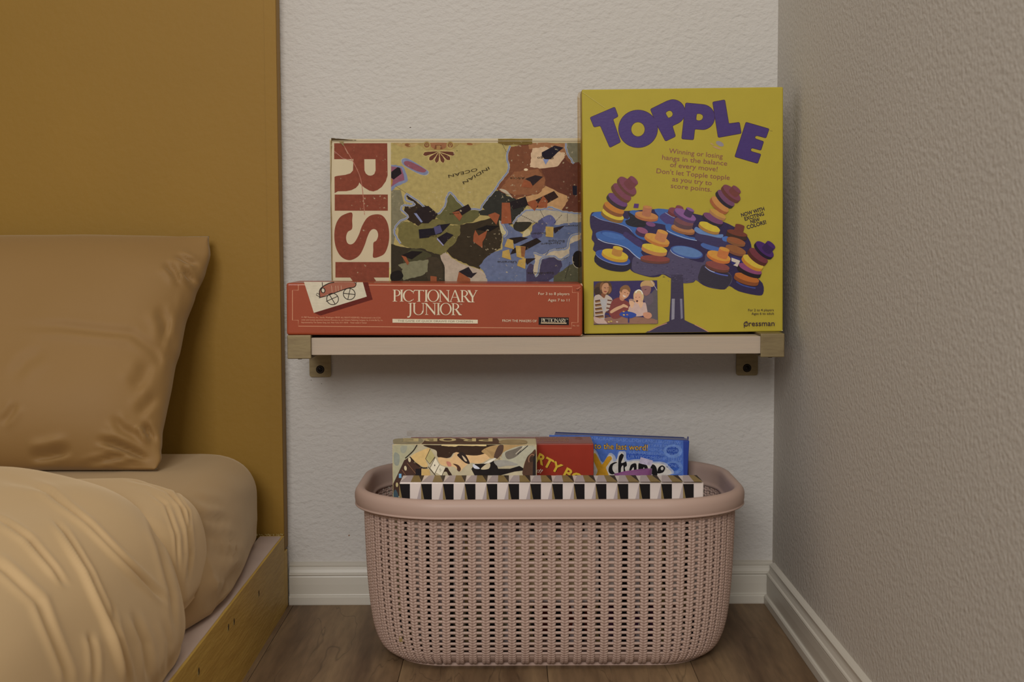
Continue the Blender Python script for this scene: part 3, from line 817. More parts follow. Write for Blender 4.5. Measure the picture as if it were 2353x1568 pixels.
# ---- tree of discs
DK = (40, 32, 62); DK2 = (24, 20, 36); BLU = (50, 82, 138); BLU2 = (60, 58, 112); BHI = (150, 160, 180); TXT = (66, 60, 84)
p.T(1340, 390, 9.8)
p.sm([(150, 1120), (180, 990), (300, 950), (1000, 930), (1600, 890), (1950, 900), (2450, 980), (3100, 1150), (3560, 1380), (3730, 1560), (3790, 1760), (3700, 1900), (3650, 2150), (3800, 2350), (4040, 2560), (4050, 2800),
      (3900, 2830), (3500, 2740), (3290, 2620), (3180, 2700), (2900, 2670), (2700, 2600), (2540, 2490), (2480, 2540), (2260, 2560), (2230, 2500), (2000, 2460), (1800, 2360), (1700, 2410), (1500, 2420), (1150, 2320), (1030, 2230), (900, 2280),
      (600, 2250), (330, 2130), (250, 2050), (290, 1880), (220, 1800), (250, 1660), (190, 1560), (210, 1400), (165, 1300)], DK, n=3)
# table tops of the tree (blue)
p.sm([(190, 1030), (260, 960), (420, 950), (600, 960), (1000, 1120), (1050, 940), (1250, 930), (1700, 1080), (1600, 890), (1950, 905), (2100, 1000), (2000, 1180), (2300, 1200), (2000, 1380), (1850, 1250), (1600, 1200), (1300, 1150), (1400, 1250), (1250, 1350), (1090, 1370),
      (950, 1280), (700, 1190), (400, 1110), (250, 1050)], BLU, n=3)
p.sm([(1000, 950), (1180, 1050), (1400, 1180), (1380, 1290), (1200, 1300), (1000, 1250), (950, 1150), (1050, 1100)], (30, 28, 34), n=3)
p.sm([(300, 1420), (450, 1380), (700, 1400), (960, 1500), (1080, 1620), (1300, 1760), (1360, 1800), (1300, 1860), (1420, 2000), (1650, 2080), (1500, 2090), (1250, 2010), (1100, 1880), (1000, 1780), (800, 1690), (500, 1620), (330, 1560), (290, 1480)], BLU, n=3)
p.line([(330, 1560), (500, 1640), (800, 1700), (1000, 1780), (1130, 1900), (1280, 2010), (1500, 2090)], 14, BHI, curve=True)
p.line([(250, 1050), (420, 1130), (760, 1210), (1000, 1300), (1120, 1420), (1220, 1500), (1400, 1570)], 13, (110, 125, 165), curve=True)
p.poly(ell(680, 1470, 300, 78, 13), (42, 66, 122)); p.poly(ell(690, 1490, 270, 62, 13), (58, 90, 145))
p.sm([(1100, 1370), (1250, 1360), (1450, 1500), (1420, 1590), (1250, 1540), (1130, 1440)], BLU, n=3)
p.sm([(1120, 1500), (1300, 1600), (1360, 1720), (1250, 1740), (1050, 1600), (900, 1480), (960, 1400)], (52, 42, 82), n=3)
p.sm([(1720, 1050), (1900, 960), (2100, 1100), (2080, 1250), (1900, 1230), (1780, 1150)], (60, 52, 100), n=3)
p.sm([(1850, 1250), (2000, 1240), (2300, 1480), (2550, 1540), (2540, 1600), (2300, 1560), (2050, 1480), (1900, 1400)], BLU, n=3)
p.line([(1880, 1370), (2050, 1450), (2300, 1540), (2560, 1600)], 12, BHI, curve=True)
p.line([(1850, 970), (1980, 1050), (2060, 1080)], 9, BHI, curve=True)
# front-left tray
p.sm([(250, 2030), (290, 1900), (400, 1850), (800, 1900), (1080, 2080), (1060, 2230), (900, 2300), (600, 2270), (350, 2170)], (30, 26, 42), n=4)
p.poly(ell(670, 1980, 405, 140, 16, 40), (46, 68, 130)); p.line(ell(665, 1985, 390, 128, 16, 30, 20, 165), 12, (110, 122, 165))
# textured dark front body
p.sm([(1150, 1960), (1300, 2030), (1600, 2110), (1850, 2050), (1900, 1900), (2000, 1800), (2300, 1980), (2700, 2090), (2760, 1890), (2950, 1960), (3050, 2150), (3300, 2330), (3360, 2480), (3280, 2620), (3150, 2680), (2900, 2660), (2540, 2490), (2480, 2530), (2250, 2560), (2000, 2450), (1800, 2350), (1500, 2400), (1180, 2320), (1100, 2230), (1100, 2080)], TXT, n=3)
p.sm([(2700, 2150), (2900, 2190), (3300, 2350), (3330, 2520), (3180, 2680), (2900, 2650), (2600, 2500), (2620, 2300)], (44, 40, 52), n=3)
p.poly(ell(2330, 1860, 375, 130, 12), (52, 72, 128)); p.poly(ell(2340, 1850, 340, 108, 12), (76, 104, 148))
p.line(ell(2330, 1868, 372, 128, 12, 24, 95, 175), 11, BHI)
p.poly(ell(2900, 1740, 260, 80, 12), (60, 84, 138))
p.sm([(2560, 1420), (2800, 1400), (3100, 1500), (3300, 1560), (3500, 1700), (3400, 1830), (3000, 1740), (2700, 1650), (2520, 1560)], (50, 44, 76), n=3)
p.sm([(2540, 1290), (2640, 1330), (3000, 1450), (3150, 1460), (3100, 1540), (2800, 1480), (2600, 1440), (2500, 1360)], (86, 112, 155), n=3)
p.sm([(3130, 1530), (3230, 1500), (3330, 1540), (3250, 1620), (3150, 1600)], (60, 92, 150), n=3)
p.line([(2740, 2180), (2850, 2270), (3050, 2350), (3260, 2390)], 26, (70, 82, 150), curve=True); p.line([(2750, 2190), (2850, 2270), (2960, 2310)], 12, (170, 175, 190), curve=True)
p.line([(3450, 2520), (3560, 2590), (3720, 2640), (3880, 2670)], 30, (52, 62, 120), curve=True)
p.sm([(3300, 1980), (3420, 1960), (3600, 2060), (3640, 2160), (3500, 2180), (3350, 2120)], (40, 38, 92), n=3)
# stem and foot (frame of the lower zoom)
p.T(1320, 470, 4.706)
p.poly([(1045, 760), (1172, 760), (1182, 1000), (1190, 1250), (1240, 1275), (1340, 1320), (1455, 1380), (765, 1388), (860, 1335), (1025, 1262), (1040, 1000)], (52, 46, 66))
p.poly([(1052, 1020), (1085, 1020), (1080, 1240), (1048, 1250)], (118, 116, 128)); p.poly([(1140, 1020), (1165, 1020), (1172, 1230), (1150, 1240)], (104, 102, 118))
p.line([(1000, 1283), (900, 1320), (800, 1372)], 9, (150, 110, 90)); p.line([(1300, 1300), (1390, 1345), (1450, 1378)], 9, (160, 118, 92))
rnd = random.Random(5)
for i in range(150):                                  # coarse grain of the printed photograph
    x = rnd.uniform(640, 1300); y = rnd.uniform(590, 840)
    if y > 700+0.28*(x-640) and x < 1000: continue
    c = rnd.choice([(92, 86, 108), (42, 38, 54), (78, 70, 96)]); p.line([(x, y), (x+rnd.uniform(8, 24), y+rnd.uniform(-5, 5))], 3, c); p.h -= p.step
p.h += p.step
# discs
def disc(cx, cy, rx, ry, rot, t, ctop, cside, knob=None, ck=None):
    """a counter: rim of thickness t (pushed along its axis), face, and knob (length, radius factor)"""
    a = R(rot); ax = (-math.sin(a)*-1*t, math.cos(a)*t)   # axis pointing down
    ax = (-math.sin(a)*t, math.cos(a)*t)
    n = 24
    lower = ell(cx+ax[0], cy+ax[1], rx, ry, rot, n); upper = ell(cx, cy, rx, ry, rot, n)
    p.poly(lower, cside); 
    q = [(cx+rx*math.cos(a), cy+rx*math.sin(a)), (cx+rx*math.cos(a)+ax[0], cy+rx*math.sin(a)+ax[1]), (cx-rx*math.cos(a)+ax[0], cy-rx*math.sin(a)+ax[1]), (cx-rx*math.cos(a), cy-rx*math.sin(a))]
    p.poly(q, cside); p.poly(upper, ctop)
    if knob:
        kl, kr, off = knob; b = (cx+off*math.cos(a), cy+off*math.sin(a)); e = (b[0]+math.sin(a)*kl, b[1]-math.cos(a)*kl)
        kx, ky = kr*math.cos(a), kr*math.sin(a)
        p.poly(ell(b[0], b[1], kr, kr*ry/rx, rot, 16), ck or cside)
        p.poly([(b[0]-kx, b[1]-ky), (b[0]+kx, b[1]+ky), (e[0]+kx, e[1]+ky), (e[0]-kx, e[1]-ky)], ck or cside)
        p.poly(ell(e[0], e[1], kr, kr*ry/rx, rot, 16), ctop)
MA, MAs = (100, 52, 66), (82, 48, 40); PU, PUs = (88, 52, 92), (38, 26, 42); OR, ORs = (156, 100, 38), (140, 80, 34); YE, YEs = (172, 152, 50), (150, 104, 36); BR, BRs = (92, 46, 34), (58, 32, 26); VI, VIs = (58, 30, 84), (24, 14, 34)
p.T(1340, 390, 9.8)
p.poly([(1150, 765), (1255, 770), (1240, 865), (1130, 860)], (70, 40, 95))
disc(670, 1010, 262, 92, 22, 70, YE, (110, 80, 35)); disc(700, 860, 245, 88, 27, 80, OR, (110, 66, 36)); disc(780, 680, 250, 92, 33, 80, PU, (44, 32, 40))
disc(880, 500, 262, 100, 44, 75, MA, (84, 50, 34)); disc(1000, 360, 262, 110, 46, 60, MA, MAs, (190, 120, 10), (92, 46, 50))
disc(1430, 1030, 262, 78, 10, 55, (158, 108, 62), (140, 84, 52), (190, 100, -10), (144, 92, 66))
disc(1330, 1370, 135, 62, 20, 80, (118, 70, 98), (60, 36, 60)); p.poly(ell(1520, 1230, 110, 52, 15), (100, 62, 100))
disc(2050, 930, 130, 70, 20, 60, (104, 54, 62), (90, 42, 46), (110, 90, 90), (100, 46, 50))
disc(2250, 1330, 270, 70, 14, 50, (146, 100, 62), (120, 78, 50)); disc(2270, 1170, 220, 80, 16, 90, (100, 62, 66), (78, 56, 60)); disc(2300, 1010, 265, 88, 27, 60, (112, 74, 120), (70, 50, 84), (150, 95, 50), (58, 42, 70))
disc(1620, 2000, 330, 70, 4, 50, (112, 56, 50), (88, 52, 44)); disc(1610, 1770, 290, 80, 14, 80, YE, (156, 108, 60)); disc(1670, 1560, 290, 92, 20, 60, (170, 124, 58), (156, 98, 46), (190, 125, 60), (158, 104, 66))
disc(720, 1905, 300, 105, 14, 62, (170, 146, 44), (158, 118, 38), (150, 115, 30), (152, 108, 48))
p.T(1560, 400, 9.8)
disc(690, 1190, 250, 82, 22, 60, YE, (140, 102, 50)); disc(770, 1000, 245, 82, 27, 60, (98, 58, 88), (36, 30, 42)); disc(880, 890, 200, 55, 30, 55, (160, 122, 58), (140, 100, 62))
disc(930, 680, 245, 88, 42, 70, (160, 112, 60), (132, 76, 44)); disc(1060, 540, 250, 88, 44, 75, (94, 58, 84), (34, 28, 38)); disc(1190, 420, 250, 92, 42, 75, (100, 54, 66), (82, 44, 38), (130, 118, 30), (94, 50, 46))
disc(1280, 1700, 240, 78, 20, 50, (120, 76, 44), (104, 64, 44)); disc(1310, 1330, 235, 60, 14, 90, (94, 48, 36), (52, 34, 28), (180, 105, 20), (92, 48, 38))
p.T(1560, 530, 9.8)
disc(1290, 230, 215, 62, 18, 50, (122, 72, 44), (108, 70, 44))
disc(870, 790, 275, 82, 14, 60, (112, 60, 56), (84, 50, 42)); disc(900, 570, 272, 95, 18, 60, (172, 122, 52), (160, 92, 44), (180, 120, 70), (160, 96, 52))
p.poly([(1180, 610), (1375, 680), (1325, 820), (1220, 780), (1290, 730), (1180, 690)], (172, 162, 148))
disc(1530, 1060, 285, 80, 17, 80, (150, 86, 36), (110, 60, 30)); disc(1600, 860, 280, 85, 22, 90, (112, 58, 92), (26, 18, 24)); disc(1670, 700, 262, 95, 32, 70, (170, 146, 52), (158, 106, 36)); disc(1790, 560, 255, 92, 38, 80, (92, 42, 50), (66, 30, 28))
disc(1930, 420, 252, 100, 41, 65, VI, VIs, (170, 118, 40), (44, 24, 66))
# ---- family photo
p.T(1340, 630, 11.2)
p.clip = (268, 160, 1920, 1300)
p.poly([(268, 190), (1900, 160), (1920, 1275), (270, 1300)], (48, 40, 78)); p.clip = (270, 165, 1910, 1282)
p.sm([(1700, 560), (1900, 420), (1918, 1270), (1650, 1270), (1560, 800)], (78, 72, 78)); p.sm([(1560, 520), (1750, 500), (1800, 700), (1660, 800), (1550, 650)], (84, 74, 84))
p.poly([(270, 1180), (1920, 1180), (1920, 1275), (270, 1298)], (118, 92, 72)); p.sm([(560, 1130), (1000, 1090), (1700, 1130), (1900, 1200), (1900, 1270), (500, 1290)], (122, 90, 76))
p.sm([(300, 520), (280, 350), (360, 240), (480, 190), (640, 185), (720, 260), (740, 400), (690, 510), (600, 540), (420, 540)], (70, 50, 34)); p.sm([(290, 480), (300, 380), (400, 330), (430, 460), (380, 540)], (50, 36, 28))
p.sm([(440, 260), (520, 215), (500, 330), (440, 420)], (110, 76, 48)); p.sm([(650, 300), (710, 340), (720, 440), (650, 500)], (118, 84, 52))
p.sm([(470, 500), (560, 490), (600, 560), (530, 620), (470, 580)], (110, 68, 46))
p.sm([(480, 330), (540, 240), (640, 240), (655, 340), (640, 440), (590, 510), (520, 500), (480, 430)], (160, 118, 88))
p.poly(ell(560, 355, 28, 9, 10, 12), (70, 40, 30)); p.poly(ell(636, 350, 16, 8, 10, 10), (70, 40, 30)); p.poly(ell(570, 450, 42, 14, 10, 12), (120, 50, 44)); p.line([(620, 360), (640, 400), (618, 408)], 7, (130, 88, 64))
p.sm([(280, 600), (370, 530), (430, 540), (540, 620), (590, 530), (700, 590), (750, 680), (680, 900), (560, 1000), (540, 1180), (420, 1130), (300, 1150), (275, 900)], (160, 148, 138))
p.poly([(410, 650), (620, 640), (560, 960), (530, 960)], (150, 148, 148))
for i, yy in enumerate((660, 760, 860, 960, 1060)):
    p.poly([(300, yy+20), (430+i*22, yy-5), (440+i*22, yy+28), (308, yy+52)], (74, 44, 32)); p.poly([(625-i*14, yy-5), (740-i*20, yy+10), (730-i*20, yy+42), (622-i*14, yy+28)], (86, 52, 38))
    p.poly([(310, yy+52), (440+i*22, yy+30), (445+i*22, yy+60), (315, yy+80)], (130, 98, 56))
p.sm([(270, 1100), (400, 1130), (540, 1180), (620, 1290), (440, 1295), (300, 1230)], (165, 142, 132))
p.sm([(700, 800), (760, 670), (930, 600), (1090, 680), (1190, 760), (1150, 920), (1000, 1000), (980, 1100), (780, 1150), (660, 1000)], (108, 52, 50))
p.sm([(940, 540), (1000, 560), (1060, 620), (1020, 690), (940, 650)], (160, 112, 84))
p.sm([(950, 420), (1060, 340), (1170, 380), (1200, 470), (1150, 580), (1060, 640), (980, 600), (935, 480)], (172, 128, 98)); p.sm([(945, 430), (960, 350), (1060, 285), (1160, 300), (1215, 400), (1190, 470), (1120, 400), (1020, 400), (980, 480)], (112, 80, 52))
p.poly(ell(1070, 475, 24, 8, 20, 10), (80, 46, 36)); p.poly(ell(1145, 505, 18, 8, 20, 10), (80, 46, 36)); p.sm([(1020, 530), (1080, 560), (1110, 560), (1070, 600), (1030, 580)], (190, 170, 155))
p.sm([(690, 960), (830, 860), (980, 800), (1040, 770), (1150, 830), (1140, 870), (1050, 850), (980, 880), (820, 960), (720, 1010)], (176, 140, 110))
p.sm([(1160, 920), (1200, 820), (1330, 720), (1500, 740), (1600, 740), (1640, 900), (1640, 1000), (1500, 1080), (1300, 1080), (1200, 990)], (170, 146, 138))
p.sm([(1290, 560), (1330, 440), (1430, 410), (1530, 470), (1555, 600), (1500, 700), (1330, 720)], (176, 150, 110)); p.sm([(1310, 560), (1400, 490), (1490, 540), (1490, 650), (1420, 760), (1330, 700)], (184, 140, 112)); p.line(ell(1430, 520, 90, 110, 0, 20, 200, 360), 26, (205, 198, 186))
p.poly(ell(1385, 695, 32, 22, 0, 14), (60, 30, 32)); p.poly(ell(1355, 595, 18, 6, 0, 8), (80, 50, 40)); p.poly(ell(1445, 595, 18, 6, 0, 8), (80, 50, 40))
for hx, s_ in ((1240, 1), (1470, -1)):
    p.sm([(hx-60, 700), (hx-10, 690), (hx+70, 720), (hx+60, 800), (hx+10, 880), (hx-40, 800)], (186, 150, 120))
    for k in range(4): p.line([(hx-30+k*26, 730), (hx-60+k*36*1.0+(20 if s_ < 0 else 0), 630+abs(k-1.5)*14)], 17, (186, 150, 120))
p.sm([(1480, 330), (1490, 220), (1600, 165), (1760, 165), (1840, 260), (1780, 330), (1640, 310)], (160, 130, 88)); p.sm([(1490, 330), (1640, 300), (1740, 340), (1720, 480), (1620, 560), (1540, 500)], (120, 86, 84)); p.poly(ell(1600, 400, 30, 9, -10, 10), (60, 44, 52))
p.line([(1740, 165), (1820, 290), (1900, 420)], 12, (170, 160, 160)); p.sm([(1540, 1010), (1640, 980), (1740, 1010), (1760, 1100), (1660, 1150), (1560, 1100)], (168, 120, 96))
p.sm([(930, 1050), (980, 980), (1100, 960), (1250, 980), (1360, 1030), (1340, 1090), (1180, 1140), (1000, 1090)], (42, 62, 132)); p.rect(1150, 1090, 1185, 1250, (42, 42, 90))
for x, y, c in ((1045, 1050, (180, 150, 70)), (1130, 1045, (150, 100, 80)), (1165, 945, (180, 160, 90)), (1040, 965, (170, 130, 70)), (660, 1230, (170, 150, 90)), (720, 1215, (170, 150, 80)), (870, 1230, (170, 150, 140))): p.poly(ell(x, y, 28, 18, 10, 10), c)
p.clip = None; p.T(1320, 470, 4.706)
p.text('For 2 to 4 players', (1876, 1154), (2152, 1152), 26, (40, 26, 40), bold=0.003); p.text('Ages 6 to adult', (1912, 1192), (2155, 1190), 26, (40, 26, 40), bold=0.003)
p.text('ressman', (1882, 1314), (2160, 1311), 58, (42, 26, 46), bold=0.008)
p.line(ell(1852, 1293, 21, 21, 0, 18), 8, (42, 26, 46), closed=True); p.line([(1834, 1333), (1831, 1290), (1842, 1272), (1866, 1266)], 8, (42, 26, 46)); p.line([(1852, 1280), (1850, 1308)], 5, (42, 26, 46)); p.poly(ell(1858, 1276, 4, 4, 0, 8), (42, 26, 46)); p.text('R', (2166, 1282), (2172, 1282), 6, (42, 26, 46))
# worn pale corners of the lid
p.T(1320, 180, 4.706)
p.line([(85, 150), (200, 232), (330, 320)], 3, (164, 152, 84))
p.T(0, 0, 1)
for (x, y) in ((1345, 765.5), (1796.5, 759.5)): p.poly(ell(x, y, 1.6, 1.2, 0, 10), (162, 150, 96))
M_pt = print_mat('glossy print', rough=0.42, spec=0.2, coat=0.12, mott=0.05, mscale=200, bump=190, bstr=0.12)
p.build('front_print', M_pt)
cleanup(top)
# clear film sleeve sticking out at the left of the yellow box
def film(name, pts_px, Y, parent, tint=(0.9, 0.86, 0.78), alpha=0.25):
    m, nt, b = nt_new('clear film '+name)
    tr = nt.nodes.new('ShaderNodeBsdfTransparent'); tr.inputs[0].default_value = (*tint, 1)
    gl = nt.nodes.new('ShaderNodeBsdfGlossy'); gl.inputs[0].default_value = (1, 1, 1, 1); gl.inputs['Roughness'].default_value = 0.12
    mx = nt.nodes.new('ShaderNodeMixShader')
    wv = nt.nodes.new('ShaderNodeTexNoise'); wv.inputs['Scale'].default_value = 30; tc = nt.nodes.new('ShaderNodeTexCoord')
    mp = nt.nodes.new('ShaderNodeMapping'); mp.inputs['Scale'].default_value = (12, 1, 0.6) if name == 'film_sleeve' else (1, 1, 1)
    nt.links.new(tc.outputs['Object'], mp.inputs[0]); nt.links.new(mp.outputs[0], wv.inputs['Vector'])
    mr = nt.nodes.new('ShaderNodeMapRange'); mr.inputs['From Min'].default_value = 0.4; mr.inputs['From Max'].default_value = 0.65; mr.inputs['To Min'].default_value = 0.02; mr.inputs['To Max'].default_value = alpha
    nt.links.new(wv.outputs['Fac'], mr.inputs['Value']); nt.links.new(mr.outputs[0], mx.inputs[0])
    nt.links.new(tr.outputs[0], mx.inputs[1]); nt.links.new(gl.outputs[0], mx.inputs[2])
    nt.links.new(mx.outputs[0], nt.nodes['Material Output'].inputs[0]); nt.nodes.remove(b)
    inv = parent.matrix_world.inverted()
    vs = [inv @ onY(x, y, yy) for x, y, yy in pts_px]
    n = len(vs)//2
    fs = [(i, i+1, n+i+1, n+i) for i in range(n-1)]
    o = mesh(name, vs, fs, m, parent)
    return o
film('film_sleeve', [(1338, 208, 1.8585), (1329, 214, 1.871), (1326.5, 222, 1.896), (1332, 226, 1.914), (1342, 766, 1.8585), (1331, 764, 1.871), (1329, 763, 1.896), (1333, 762, 1.914)], 0, top, tint=(0.90, 0.80, 0.64), alpha=0.10)

# ================= old map-game box
KR = 0.66
zb_r = ZS
A0 = onY(762, 700, 1.948)
blx = proj(Vector((A0.x, 1.948, ZS)))
rk, A, NF, NZ, W, H = carton('map_game_box', 'worn cream box with red letters and upside down map behind the low red box', blx, (758, 320), 1.948, 0.497, 0.052, h=onY(758, 319.5, 1.948).z-ZS,
                             col=L((176, 164, 136), KR), rough=0.6, tray_col=(0.30, 0.25, 0.18))
p = Print(rk, A, NF, k=KR)
p.T(750, 300, 8.71)
RED = (112, 58, 43)
p.poly([(155, 255), (1218, 255), (1226, 900), (1190, 1015), (1110, 1130), (1020, 1195), (940, 1220), (860, 1205), (760, 1145), (700, 1095), (660, 1042), (640, 1095), (590, 1150), (500, 1195), (400, 1215), (230, 1218), (165, 1255), (162, 928), (200, 912), (380, 888), (480, 858), (532, 800), (540, 575), (155, 575)], RED,
       [[(758, 575), (982, 575), (985, 800), (960, 870), (920, 897), (880, 905), (835, 897), (790, 862), (762, 800)]])
p.T(640, 290, 3.1366)
p.rect(405, 493, 788, 610, RED)
p.sm([(530, 625), (531, 680), (530, 740), (500, 762), (487, 800), (495, 840), (520, 853), (550, 835), (580, 780), (602, 720), (640, 660), (690, 637), (745, 643), (782, 690), (797, 760), (794, 840), (770, 910), (735, 938), (683, 948), (683, 895), (684, 842), (705, 825), (718, 790), (710, 755), (685, 742), (660, 758), (640, 800), (620, 860), (588, 925), (545, 958), (500, 966), (450, 940), (415, 880), (402, 800), (410, 720), (440, 660), (485, 632)], RED)
p.rect(410, 980, 797, 1092, RED); p.poly([(515, 1090), (685, 1090), (790, 1240), (680, 1420), (560, 1420), (420, 1420), (412, 1240), (560, 1150)], RED)
p.line([(465, 130), (560, 300), (600, 420), (620, 640)], 5, (150, 100, 84), curve=True); p.line([(402, 180), (460, 230), (530, 250)], 4, (150, 105, 95)); p.line([(480, 160), (500, 200)], 3, (160, 130, 110))
p.rect(797, 1020, 808, 1350, (176, 166, 110))
MX = 2560
p.rect(810, 120, MX, 1440, (150, 136, 86))
p.poly([(812, 462), (880, 460), (905, 560), (880, 620), (930, 660), (850, 740), (830, 850), (812, 860)], (108, 104, 82))
BL_ = (108, 116, 142); WH_ = (160, 160, 158)
def coast(pts, closed=False):
    rr = random.Random(len(pts)); q = [(x+rr.uniform(-2.6, 2.6), y+rr.uniform(-2.6, 2.6)) for x, y in catmull(pts, 5, closed)]
    p.line(q, 16, (150, 148, 135), closed=closed); p.line(q, 9, BL_, closed=closed)
isl = [(885, 242), (912, 230), (960, 247), (1045, 300), (1085, 332), (1062, 356), (1010, 345), (940, 308), (893, 275)]
p.sm(isl, (150, 148, 140)); p.sm([(x*0.96+39, y*0.95+14) for x, y in isl], BL_); p.sm([(985+(x-985)*0.80, 292+(y-292)*0.66) for x, y in isl], (120, 72, 82))
lp = [(812, 278), (860, 285), (898, 292), (922, 345), (932, 395), (900, 412), (860, 430), (812, 468)]
p.poly(jag(lp, 4, 3, 3), BL_); p.poly([(812, 290), (850, 295), (885, 302), (902, 350), (908, 390), (868, 402), (835, 422), (812, 440)], (122, 76, 92)); p.poly([(812, 330), (858, 296), (875, 300), (888, 342), (830, 385), (812, 372)], (28, 23, 26)); p.poly([(812, 375), (824, 388), (820, 420), (812, 430)], (140, 105, 50))
p.dash((845, 432), (922, 484), 3, (20, 16, 14), 9); p.dash((1612, 128), (1655, 210), 3.5, (20, 16, 14), 8)
# ornament
p.T(890, 310, 8.7125)
p.sm([(120, 165), (600, 165), (560, 230), (430, 265), (300, 250), (180, 200)], (150, 128, 82)); p.poly(ell(410, 205, 60, 34, 10), (118, 78, 48)); p.line([(430, 210), (600, 195)], 16, (160, 140, 95))
p.sm([(1430, 165), (1880, 165), (1760, 210), (1640, 220), (1500, 195)], (150, 128, 82)); p.poly(ell(1650, 185, 60, 22, 5), (122, 80, 48))
p.sm([(640, 165), (1400, 165), (1370, 240), (1260, 305), (1150, 300), (950, 305), (780, 300), (700, 240)], (142, 122, 74)); p.sm([(860, 165), (1200, 165), (1180, 240), (1110, 290), (960, 290), (880, 240)], (132, 90, 62))
p.poly([(960, 205), (1080, 205), (1110, 290), (940, 290)], (104, 66, 42)); p.rect(985, 215, 1060, 290, (140, 108, 66))
for cx_ in (790, 1262): p.poly(ell(cx_, 210, 78, 76), (148, 130, 80)); p.poly(ell(cx_, 205, 52, 50), (112, 70, 46)); p.poly(ell(cx_, 200, 34, 30), (132, 110, 66)); p.poly(ell(cx_, 195, 16, 14), (120, 76, 50))
for tx, ty, ww in ((745, 392, 62), (862, 490, 66), (985, 535, 62), (1115, 535, 62), (1235, 485, 66), (1325, 388, 62)):
    d = Vector((tx-1040, ty-300)); d.normalize(); n_ = Vector((-d.y, d.x)); a = Vector((1040, 330))+d*30; b = Vector((tx, ty))
    for g, c in ((11, (178, 160, 106)), (0, (86, 50, 38))):
        q = [a+n_*(8+g), b-d*40+n_*(ww*0.62+g), b+n_*(ww*0.45+g), b+d*(26+g), b-n_*(ww*0.45+g), b-d*40-n_*(ww*0.62+g), a-n_*(8+g)]
        p.sm([(v.x, v.y) for v in q], c)
p.poly(ell(1395, 320, 9, 7, 0, 8), (20, 16, 14))
p.T(640, 290, 3.1366)
# east Asia
p.poly(jag([(918, 487), (960, 508), (1010, 560), (1065, 575), (1150, 640), (1110, 690), (1020, 725), (960, 690), (930, 675), (905, 610), (918, 560), (972, 575), (962, 545), (930, 520)], 4, 5, 9), (44, 34, 26))
p.poly(jag([(1212, 510), (1243, 487), (1290, 540), (1340, 580), (1440, 600), (1450, 645), (1400, 690), (1300, 712), (1200, 695), (1130, 655), (1200, 575)], 4, 5, 4), (84, 82, 50))
p.poly(jag([(862, 715), (900, 690), (950, 690), (1000, 722), (1060, 680), (1150, 668), (1200, 690), (1240, 715), (1310, 712), (1312, 770), (1275, 840), (1230, 900), (1170, 932), (1110, 912), (1040, 882), (960, 882), (880, 850), (862, 790)], 4, 5, 5), (98, 92, 54))
p.poly(jag([(812, 850), (900, 872), (960, 882), (1040, 882), (1110, 912), (1170, 932), (1200, 1000), (1215, 1430), (812, 1430)], 4, 5, 6), (48, 42, 31)); p.sm([(960, 885), (1100, 925), (1050, 965), (900, 985)], (62, 60, 40)); p.sm([(1060, 960), (1160, 960), (1180, 1100), (1080, 1112)], (56, 48, 36))
p.poly(jag([(862, 1000), (980, 972), (1080, 962), (1075, 1050), (1040, 1075), (940, 1100), (900, 1112), (885, 1080), (895, 1030)], 4, 5, 7), (108, 106, 82)); p.sm([(812, 1060), (870, 1040), (900, 1080), (870, 1112), (812, 1112)], (26, 22, 20))
p.poly(jag([(1210, 900), (1275, 840), (1312, 770), (1310, 712), (1430, 690), (1570, 650), (1605, 720), (1612, 800), (1600, 880), (1550, 910), (1500, 945), (1450, 1030), (1330, 985), (1250, 945)], 4, 5, 8), (48, 40, 28))
p.poly(jag([(1165, 932), (1205, 908), (1250, 955), (1330, 995), (1440, 1030), (1485, 1060), (1505, 1112), (1530, 1430), (1215, 1430), (1198, 1020)], 4, 5, 11), (156, 142, 126))
p.poly(jag([(1462, 580), (1500, 535), (1560, 470), (1605, 458), (1650, 505), (1730, 520), (1790, 570), (1745, 640), (1725, 690), (1600, 730), (1570, 650), (1450, 640), (1440, 600), (1490, 605)], 4, 5, 12), (42, 42, 37))
# Africa
p.poly(jag([(1660, 150), (1840, 125), (2180, 125), (MX, 300), (MX, 640), (2180, 622), (2030, 632), (1800, 560), (1700, 520), (1562, 452), (1620, 385), (1660, 310), (1652, 220)], 4, 5, 13), (104, 64, 44))
p.poly(jag([(1700, 328), (1870, 308), (1925, 390), (1915, 450), (1860, 490), (1700, 500), (1600, 455), (1650, 385)], 4, 5, 14), (122, 80, 54))
p.poly(jag([(1840, 122), (2068, 122), (2068, 200), (1990, 205), (1900, 165), (1805, 165), (1800, 130)], 4, 5, 15), (136, 96, 66))
p.poly(jag([(1890, 310), (2050, 212), (2100, 268), (2180, 280), (MX, 300), (MX, 640), (2180, 615), (2040, 630), (2080, 505), (1925, 430), (1922, 370)], 4, 5, 16), (86, 50, 38))
p.poly(jag([(1830, 160), (1930, 150), (1990, 180), (2065, 192), (2062, 225), (2010, 290), (1900, 305), (1812, 295), (1818, 240), (1822, 190)], 4, 5, 17), (180, 155, 126))
p.poly([(2070, 122), (MX, 122), (MX, 300), (2180, 278), (2130, 272), (2092, 225), (2070, 180)], (102, 98, 78))
p.poly(jag([(1720, 520), (1870, 490), (1925, 430), (2080, 502), (2085, 540), (2040, 610), (2020, 625), (1930, 605), (1840, 612), (1780, 570)], 4, 5, 18), (164, 128, 88))
coast([(920, 485), (1010, 545), (1060, 590), (1145, 632), (1200, 572), (1213, 510), (1243, 480), (1295, 540), (1350, 585), (1450, 602), (1465, 575), (1500, 527), (1562, 452), (1600, 395), (1650, 330), (1660, 290), (1645, 225), (1668, 140)])
coast([(920, 488), (915, 530), (960, 548), (980, 568), (950, 575), (905, 570), (885, 600), (935, 655), (870, 690), (835, 750), (850, 800), (880, 845)])
